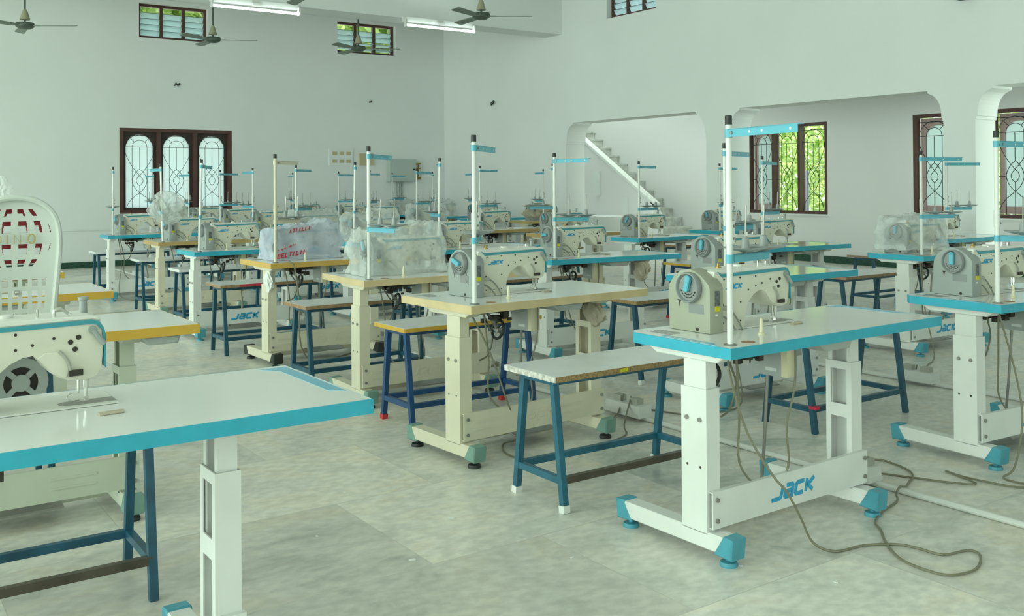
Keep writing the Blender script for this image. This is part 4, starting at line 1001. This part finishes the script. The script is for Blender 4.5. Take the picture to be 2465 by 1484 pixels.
for key, ln, k, x, y, rot, L, W, edge, style, o in TB:
    where = f'{ORD[k]} of the {LINES[ln]}'
    if ln in (4, 5) and k > 1 or (ln == 3 and k > 5): pass
    t = make_table(x, y, rot, L, W, edge, style, f'{EN[edge]} sewing table, {where}', wxy={'A': (-0.09, 0.08), 'R': (-0.09, 0.08), 'D': (-0.26, 0.0)}.get(key, (0, 0)), pedal=key != 'A', logo=o.get('logo'), tray=o.get('tray', True), motor=o.get('motor', False), cap=o.get('cap'),
                   box=ln != 1, wheel=True, chamfer=0.045 if edge == 'blue' else 0.012)
    tables[key] = t
    c, s = math.cos(rot), math.sin(rot)
    if o.get('machine'):
        dx, dy = o.get('moff', (0.022, 0))
        if key == 'B': dx = 0.035
        what = {9: 'sewing machine under beige cloth', None: 'white and grey sewing machine'}.get(o.get('bag'), 'sewing machine wrapped in plastic')
        place_machine(t, dx, dy, f'{what} on the {EN[edge]} table, {where}', o.get('handle', random.uniform(-0.6, 0.6)), o.get('hg', 'housing'))
    if o.get('stand'):
        po = o.get('poff', 0.055); px, py = x+c*po-s*0.05, y+s*po+c*0.05
        make_stand(px, py, T, ARMS[key][0], ARMS[key][1], f'thread stand pole on the {EN[edge]} table, {where}', lean=(0, o.get('lean', 0)), lo_len=0.245,
                   metal=o.get('scolor', 'white_metal') if True else None, color='cream_metal' if key == 'G' else 'sky_blue', joint=key not in ('C',))
    b = o.get('bag')
    if b == 9:
        cl = make_cloth(x+0.42, y+0.32, T+0.125, 0.30, 0.14, 0.14, 'beige cloth bundled over the machine on the tan-edged table near the stair', seed=5, name='cloth_cover', cat='cloth cover')
    elif b == 3:
        o_ = make_cloth(x+0.10, y+0.08, T+0.33, 0.17, 0.11, 0.17, f'clear plastic sheet gathered around the thread stand, {where}', m='bag', seed=4, name='plastic_cover', cat='plastic cover')
        o_['group'] = 'plastic covers over machines'
    elif b:
        g = make_bag(x, y, rot, f'crumpled clear plastic cover over the machine, {where}', seed=b, m='bag_l' if b == 2 else 'bag', z=T+0.001,
                     size=(0.54, 0.27, 0.265 if b != 2 else 0.235), x_off=0.105, y_off=0.205, tall=0.18 if b in (1, 2, 4) else 0.05, skirt=0.0 if b != 7 else 0.06)
        g['group'] = 'plastic covers over machines'

# red printing on the plastic cover of the mustard-edged table
gt = tables['G']
gb = [o for o in COL.objects if o.get('label', '').startswith('crumpled clear plastic cover') and 'fourth of the second' in o['label']][0]
pr_ = [[[(0, 1), (0, 0), (0.5, 0.1)]], [[(0.2, 1), (0.1, 0)]], [[(0.6, 1), (0, 0.9), (0, 0.5), (0.5, 0.5)], [(0, 0.5), (0, 0), (0.6, 0.05)]], [[(0, 1), (0.7, 1)], [(0.35, 1), (0.3, 0)]]]
mb = MB(); rnd = random.Random(5)
for row, (x0_, z0_, h_, cnt) in enumerate(((0.13, 0.018, 0.030, 8), (0.12, 0.062, 0.012, 14), (0.22, 0.195, 0.026, 7))):
    for i in range(cnt):
        for st_ in rnd.choice(pr_):
            word(mb, x0_+i*h_*0.95, z0_+i*0.0035, h_, 0.192, 0.22, -1, 0.0012, 0.2, [st_], 1.0)
mb.obj('printing', M['printed_red'], gb, False)['label'] = 'red printing on the plastic'
def scribble(mach_label, pts, r, nm='handwriting'):
    mm = [o for o in COL.objects if o.get('label', '') == mach_label][0]
    MB().tube(pts, r, 5, 2).obj(nm, M['ink'], mm)
def zig(x0_, z0_, n_, seed_, y_=0.2738):
    rn = random.Random(seed_); return [(x0_+i*0.0075, y_, z0_-i*0.0009+rn.choice((0.005, -0.004, 0.002))) for i in range(n_)]
scribble('white and grey sewing machine on the blue-edged table, third of the third line', zig(0.355, 0.176, 11, 3), 0.0006)
scribble('white and grey sewing machine on the blue-edged table, fourth of the third line', zig(0.365, 0.174, 7, 4), 0.0006)
scribble('white and grey sewing machine on the blue-edged table, front of the third line', zig(0.36, 0.178, 7, 6), 0.0006)
scribble('white and grey sewing machine on the cream-edged table, second of the second line', [(0.1490, 0.300, 0.118), (0.1490, 0.286, 0.100), (0.1490, 0.293, 0.109), (0.1490, 0.299, 0.100), (0.1490, 0.286, 0.119)], 0.0007)
scribble('white and grey sewing machine on the cream-edged table, second of the second line', [(0.1490, 0.300, 0.090), (0.1490, 0.290, 0.070), (0.1490, 0.288, 0.082), (0.1490, 0.280, 0.066), (0.1490, 0.272, 0.060)], 0.0007)
# ------------------------------------------------------------------ benches: x, y of the near left corner
BN = [
 ('D', -0.01, 3.08, 0.0, 'board', 'wood_edge', 'bench_blue', None, True),
 ('Y1', -0.05, 4.50, 0.0, 'board', 'board', 'bench_blue', None, False),
 ('A', 2.28, 2.96, 0.0, 'board', 'chip', 'bench_blue2', 'paper', True),
 ('B', 2.43, 4.42, 0.0, 'board', 'yellow', 'bench_navy', 'red_cap', False),
 ('E', 2.40, 5.62, 0.0, 'board', 'wood_edge', 'bench_blue', None, False),
 ('G', 2.40, 7.20, 0.0, 'board', 'wood_edge', 'bench_blue', None, False),
 ('H', 2.56, 8.78, 0.0, 'board', 'board', 'bench_blue', None, False),
 ('I', 2.58, 10.22, 0.0, 'board', 'board', 'bench_blue', None, False),
 ('J', 2.50, 11.80, 0.0, 'board', 'board', 'bench_blue', None, False),
 ('R', 4.03, 3.14, 0.0, 'board', 'wood_edge', 'bench_blue', None, False),
 ('K', 4.16, 4.56, 0.0, 'board', 'chip', 'bench_blue', 'paper', False),
 ('C', 4.26, 6.20, 0.0, 'board', 'wood_edge', 'bench_blue', None, False),
 ('L', 4.20, 7.60, 0.0, 'board', 'board', 'bench_blue', None, False),
 ('M', 4.10, 9.02, 0.0, 'board', 'wood_edge', 'bench_blue', None, False),
 ('N', 4.20, 10.60, 0.0, 'board', 'board', 'bench_blue', None, False),
 ('O', 4.30, 12.25, 0.0, 'board', 'board', 'bench_blue', None, False),
 ('P', 4.40, 13.70, 0.0, 'board', 'board', 'bench_blue', None, False),
 ('S', 6.50, 4.72, 0.0, 'board', 'wood_edge', 'bench_blue', None, False),
 ('BB', 6.45, 6.35, 0.0, 'board', 'yellow', 'bench_navy', 'red_cap', False),
 ('W', 6.45, 8.95, 0.0, 'board', 'wood_edge', 'bench_blue', None, False),
 ('Z', 6.40, 10.30, 0.0, 'board', 'wood_edge', 'bench_blue', None, False),
 ('AA', 6.60, 12.25, 0.0, 'board', 'wood_edge', 'bench_blue', None, False),
 ('TT', 8.55, 5.85, 0.0, 'board', 'wood_edge', 'bench_blue', None, False),
 ('U', 8.30, 8.35, 0.0, 'board', 'wood_edge', 'bench_blue', None, False),
 ('Y', 8.45, 13.60, 0.0, 'board', 'wood_edge', 'bench_blue', None, False),
]
info = {r[0]: r for r in TB}
for key, x, y, rot, top, edge, legs, caps, bare in BN:
    r = info[key]
    col = {'yellow': 'yellow-edged bench', 'chip': 'bench with a bare chipboard edge', 'wood_edge': 'brown-edged bench', 'board': 'white-edged bench'}[edge]
    b = make_bench(x, y, rot, f'{col} behind the {EN[r[8]]} table, {ORD[r[2]]} of the {LINES[r[1]]}', top, edge, legs, caps, front_bare=bare, end_edge='chip_white' if key == 'A' else None)
    if key == 'A': MB().box(0.33, -0.003, 0.512, 0.37, -0.0015, 0.526).obj('sticker', M['sticker_y'], b)['label'] = 'yellow sticker'
    if key == 'R': MB().box(0.033, -0.008, 0.125, 0.066, 0.036, 0.140, 0.004).obj('ribbon', M['redcloth'], b)['label'] = 'red ribbon tied round the leg'
    if key == 'G': MB().box(0.15, -0.004, 0.510, 0.32, -0.0015, 0.528).obj('paint_patch', M['redcloth'], b)['label'] = 'red paint patch'

# ------------------------------------------------------------------ floor conduits, sockets and cords
def conduit(x, y0, y1, boxes, which):
    o = MB().tube([(x, y0, 0.014), (x, y1, 0.014)], 0.013, 10, 1).obj('floor_conduit', M['white']); tag(o, f'white conduit pipe laid along the floor {which}', 'conduit', 'floor conduits')
    for i, (yb, l, lab) in enumerate(boxes):
        s = tag(empty('socket_box', (x-0.01, yb, 0)), lab, 'socket box', 'socket boxes on the floor conduits')
        MB().box(-0.045, -l/2, 0.028, 0.045, l/2, 0.085, 0.006).box(-0.05, -l/2-0.003, 0.022, 0.05, l/2+0.003, 0.04, 0.003).obj('box_body', M['white'], s)
        for k in range(2 if l > 0.15 else 1):
            yy = -l/4+k*l/2 if l > 0.15 else 0
            p = MB().box(-0.022, yy-0.03, 0.085, 0.022, yy+0.03, 0.115, 0.008).obj('plug', M['cable_l'], s)
XC = 3.575
conduit(XC, 1.0, 9.2, [(2.50, 0.09, 'small white socket box behind the front blue-edged table'), (3.98, 0.27, 'white socket box with plugs, on the floor right of the chipboard bench'),
                      (5.22, 0.24, 'white socket box behind the yellow-edged bench'), (6.95, 0.24, 'white socket box behind the third table of the second line'),
                      (8.4, 0.24, 'white socket box behind the mustard-edged table')], 'between the second and third lines of tables')
conduit(4.72-1.12, 9.2, 15.9, [(12.9, 0.24, 'white socket box on the floor near the dark window, nearer one'), (14.3, 0.24, 'white socket box on the floor near the dark window, farther one')], 'towards the dark window')
conduit(5.62, 2.2, 9.0, [(3.55, 0.24, 'white socket box behind the front table of the third line')], 'between the third and fourth lines of tables')
def cord(pts, label, r=0.0055, z=0.0062):
    P = [(p[0], p[1], p[2] if len(p) > 2 else z) for p in pts]
    o = MB().tube(P, r*0.8, 6, 4).obj('power_cord', M['cable']); tag(o, label, 'cord', 'power cords'); return o
cord([(2.455, 2.245, 0.69), (2.50, 2.27, 0.60), (2.56, 2.255, 0.42), (2.62, 2.20, 0.28), (2.66, 2.17, 0.22), (2.72, 2.16, 0.12), (2.775, 2.155, 0.03), (2.822, 2.101), (2.951, 2.078), (3.051, 2.015), (3.077, 1.952), (3.09, 1.869),
      (3.197, 1.841), (3.188, 1.793), (3.065, 1.738), (2.953, 1.757), (2.925, 1.827), (2.942, 1.928), (3.025, 2.038), (3.133, 2.136), (3.185, 2.194), (3.316, 2.251), (3.46, 2.285), (3.51, 2.32, 0.02), (3.56, 2.335, 0.034), (3.62, 2.35, 0.02), (3.72, 2.40),
      (3.817, 2.442), (3.88, 2.508), (3.914, 2.601), (3.912, 2.685), (3.80, 2.72), (3.66, 2.62, 0.03), (3.565, 2.52, 0.118)], 'grey cord looping over the floor in front of the front right table')
cord([(4.26, 2.30, 0.69), (4.31, 2.26, 0.45), (4.32, 2.23, 0.25), (4.25, 2.21, 0.10), (4.16, 2.19, 0.03), (4.10, 2.20), (4.09, 2.11), (4.14, 2.05), (4.02, 2.10), (3.98, 2.30), (3.998, 2.40), (3.934, 2.227), (3.861, 2.294), (3.80, 2.42), (3.76, 2.50), (3.66, 2.56, 0.03), (3.57, 2.49, 0.118)],
     'grey cord coiled on the floor beside the small socket box')
cord([(2.40, 3.75, 0.69), (2.50, 3.74, 0.5), (2.60, 3.74, 0.25), (2.72, 3.82, 0.06), (2.70, 3.92), (2.62, 3.80), (2.61, 3.68), (2.67, 3.60), (2.797, 3.58), (2.997, 3.60), (3.151, 3.64), (3.30, 3.70), (3.42, 3.85), (3.56, 3.95, 0.118)],
     'grey cord hanging and curling below the cream-edged second table')
cord([(4.20, 3.85, 0.69), (4.22, 3.80, 0.3), (4.18, 3.72, 0.05), (4.05, 3.75), (3.85, 3.80), (3.75, 4.05), (3.60, 4.25), (3.45, 4.2), (3.48, 4.0), (3.57, 4.02, 0.118)], 'grey cord from the second table of the third line to the socket box')
cord([(3.48, 5.9), (3.25, 5.75), (3.05, 5.85), (3.15, 6.05), (3.4, 5.95), (3.50, 5.6), (3.45, 5.35), (3.56, 5.24, 0.118)], 'grey cord coiled by the socket box behind the yellow-edged bench')
cord([(2.66, 6.50, 0.738), (2.63, 6.43, 0.74), (2.66, 6.41, 0.70), (2.70, 6.43, 0.45), (2.72, 6.45, 0.15), (2.85, 6.5, 0.02), (3.2, 6.7), (3.50, 6.9, 0.02), (3.57, 6.93, 0.118)], 'light cord over the edge of the mustard-edged table', 0.007)
cord([(2.68, 11.5, 0.69), (2.70, 11.45, 0.4), (2.66, 11.4, 0.12), (2.72, 11.3, 0.02), (2.95, 11.25), (3.2, 11.4)], 'dark cord hanging to the floor from the last table of the second line')
cord([(4.36, 5.6, 0.69), (4.42, 5.55, 0.3), (4.5, 5.45, 0.03), (4.3, 5.3), (4.0, 5.25), (3.62, 5.22, 0.03), (3.57, 5.26, 0.118)], 'grey cord below the third table of the third line')
cord([(6.52, 4.1, 0.69), (6.50, 4.05, 0.35), (6.45, 3.95, 0.04), (6.2, 3.85), (5.9, 3.7), (5.66, 3.6, 0.03), (5.62, 3.56, 0.118)], 'grey cord from the front table of the fourth line')

tag(MB().tube([(3.66, 5.62, 0.006), (3.74, 5.66, 0.006), (3.80, 5.60, 0.006), (3.88, 5.62, 0.006), (3.98, 5.56, 0.006)], 0.010, 6, 4).obj('red_ribbon', M['redcloth']), 'crumpled red ribbon lying on the floor behind the yellow-edged bench', 'ribbon')
# scraps of paper on the floor
rnd = random.Random(11)
for i, (px, py) in enumerate([(2.70, 2.52), (2.67, 2.40), (2.48, 2.22), (2.62, 1.95), (2.07, 2.6), (1.62, 2.9), (1.45, 3.3), (1.9, 2.05), (2.36, 1.55), (1.26, 2.6), (1.02, 4.35), (1.75, 3.7), (3.3, 3.0), (1.95, 3.18), (3.1, 2.55)]):
    s = rnd.uniform(0.006, 0.022); mb = MB()
    a = [(s*rnd.uniform(0.6, 1.3)*math.cos(t), s*rnd.uniform(0.3, 0.9)*math.sin(t)) for t in (0, 1.1, 2.2, 3.3, 4.2, 5.3)]
    mb.prism(a, 'z', 0.0005, 0.003); o = mb.obj('paper_scrap', M['paper'], smooth=False); o.location = (px, py, 0); o.rotation_euler.z = rnd.uniform(0, 3)
    tag(o, 'tiny white paper scrap lying on the marble floor', 'paper scrap', 'paper scraps on the floor')

# beige cloths tucked round the right legs of some tables, and a navy cloth bag
make_cloth(3.18, 3.80, 0.62, 0.045, 0.075, 0.075, 'beige cloth wad tucked beneath the cream-edged second table, at its right leg', seed=2)
make_cloth(5.02, 5.44, 0.63, 0.06, 0.07, 0.09, 'beige cloth wad beneath the third table of the third line', seed=6)
make_cloth(2.545, 6.60, 0.60, 0.03, 0.055, 0.09, 'creased white cloth under the left end of the mustard-edged table', m='paper', seed=8)
make_cloth(7.05, 9.6, 0.62, 0.07, 0.07, 0.10, 'beige cloth wad below the fifth table of the fourth line', seed=9)

# ------------------------------------------------------------------ plastic chairs on the bench at the left
def chair(x, y, z, m, label, text=True, drop=0.0):
    t = tag(empty('plastic_chair', (x, y, z)), label, 'chair')
    # back shell: rounded outer rim with lattice; local x across, z up, facing +y
    rim = [(-0.135, 0.02), (-0.150, 0.22), (-0.168, 0.42), (-0.172, 0.52), (-0.160, 0.60), (-0.125, 0.655), (-0.07, 0.688), (0, 0.698), (0.07, 0.688), (0.125, 0.655), (0.160, 0.60), (0.172, 0.52), (0.168, 0.42), (0.150, 0.22), (0.135, 0.02)]
    mb = MB(); mb.tube([(p[0], 0.0, p[1]-drop) for p in rim], 0.013, 8, 3); mb.obj('back_rim', M[m], t)
    cz, R = 0.525-drop, 0.158
    # back plate: grid of cells, left open where the lattice has holes
    mb = MB(); N1 = 56; bm = mb.bm
    def hole(X, Z):
        r = math.hypot(X, (Z-cz)*1.0)
        if r < R:
            if abs(Z-cz+0.004) < 0.024: return False
            if r > R*0.90: return False
            # meridians and parallels of a globe
            lat = (Z-cz)/R
            for l in (-0.84, -0.52, 0.52, 0.84):
                if abs(lat-l) < 0.065: return False
            k = X/math.sqrt(max(1e-4, 1-lat*lat))/R
            if abs(lat) < 0.84:
                for q in (-0.78, -0.42, 0.0, 0.42, 0.78):
                    if abs(k-q) < 0.095: return False
            return True
        if Z < cz-R*0.98 and Z > 0.10-drop:
            hw = 0.145*(0.80+0.2*(Z+drop)/0.4)
            if abs(X) > hw*0.86: return False
            fx = ((X/0.0385)+0.5) % 1.0; fz = ((Z+drop-0.02)/0.048) % 1.0
            if cz-R*0.98-Z < 0.006: return False
            return 0.22 < fx < 0.80 and 0.18 < fz < 0.78
        return False
    def inside(X, Z):
        zz = Z+drop
        if zz < (0.06 if drop == 0 else 0.36) or zz > 0.692: return False
        hw = 0.135+0.033*min(1, zz/0.42) if zz < 0.52 else 0.170*math.sqrt(max(0, 1-((zz-0.52)/0.176)**2))
        return abs(X) < hw
    dx = 0.34/170; dz = 0.64/320; cells = {}
    vd = {}
    def vv(i, k):
        if (i, k) not in vd:
            X = -0.17+i*dx; vd[(i, k)] = bm.verts.new((X, 0.02-0.5*X*X*1.2, 0.06-drop+k*dz))
        return vd[(i, k)]
    for i in range(170):
        for k in range(320):
            X, Z = -0.17+(i+0.5)*dx, 0.06-drop+(k+0.5)*dz
            if inside(X, Z) and not hole(X, Z): bm.faces.new((vv(i, k), vv(i+1, k), vv(i+1, k+1), vv(i, k+1)))
    pl = mb.obj('back_lattice', M[m], t, False, False)
    sm = pl.modifiers.new('thick', 'SOLIDIFY'); sm.thickness = 0.005; sm.offset = 0
    MB().box(-0.16, 0.0, 0.02-drop*0.3, 0.16, 0.30, 0.045-drop*0.3, 0.01).obj('seat', M[m], t)
    if drop == 0:
        for sx in (-1, 1):
            for yy in (0.01, 0.28): MB().bar((sx*0.145, yy, 0.0 if True else 0), (sx*0.135, yy, 0.03), 0.03, 0.03, (0, 1, 0)).obj('leg', M[m], t)
        MB().lathe([(0.0, -0.012), (0.008, -0.010), (0.011, 0.0), (0.011, 0.012)], (0.006, 0.012, 0.292), 'y', 12, False).obj('rivet', M['steel'], t)
    if text:
        S = {'D': [[(0, 0), (0, 1), (0.35, 1), (0.62, 0.75), (0.62, 0.25), (0.35, 0), (0, 0)]], 'I': [[(0, 0), (0, 1)]], 'N': [[(0, 0), (0, 1), (0.8, 0), (0.8, 1)]],
             'O': [[(0.25, 0), (0, 0.3), (0, 0.7), (0.25, 1), (0.6, 1), (0.85, 0.7), (0.85, 0.3), (0.6, 0), (0.25, 0)]]}
        mb = MB(); h = 0.038; zc = cz-0.004-h/2
        for ch, x0, th in (('D', -0.073, 0.055), ('I', -0.031, 0.06), ('N', -0.004, 0.06), ('O', 0.050, 0.11)):
            word(mb, x0, zc, h, 0.0, th, -1, 0.004, 0.0, S[ch], 0.78)
        mb.obj('lettering', M['gold'], t, False)['label'] = 'gold lettering across the backrest'
    return t
chair(0.655, 4.60, 0.53, 'chair_w', 'white plastic chair with globe lattice back, standing on the left bench')
rc = chair(0.662, 4.645, 0.53, 'chair_r', 'red plastic chair nested against the white chair with the globe lattice', text=False, drop=0.02); rc.scale = (0.93, 1, 1)
# pale plastic bag on a pole at the far left
make_cloth(0.735, 5.66, 1.255, 0.055, 0.05, 0.085, 'crumpled translucent bag at the left edge, above the chair', m='bag', seed=12, name='plastic_bag', cat='plastic bag')
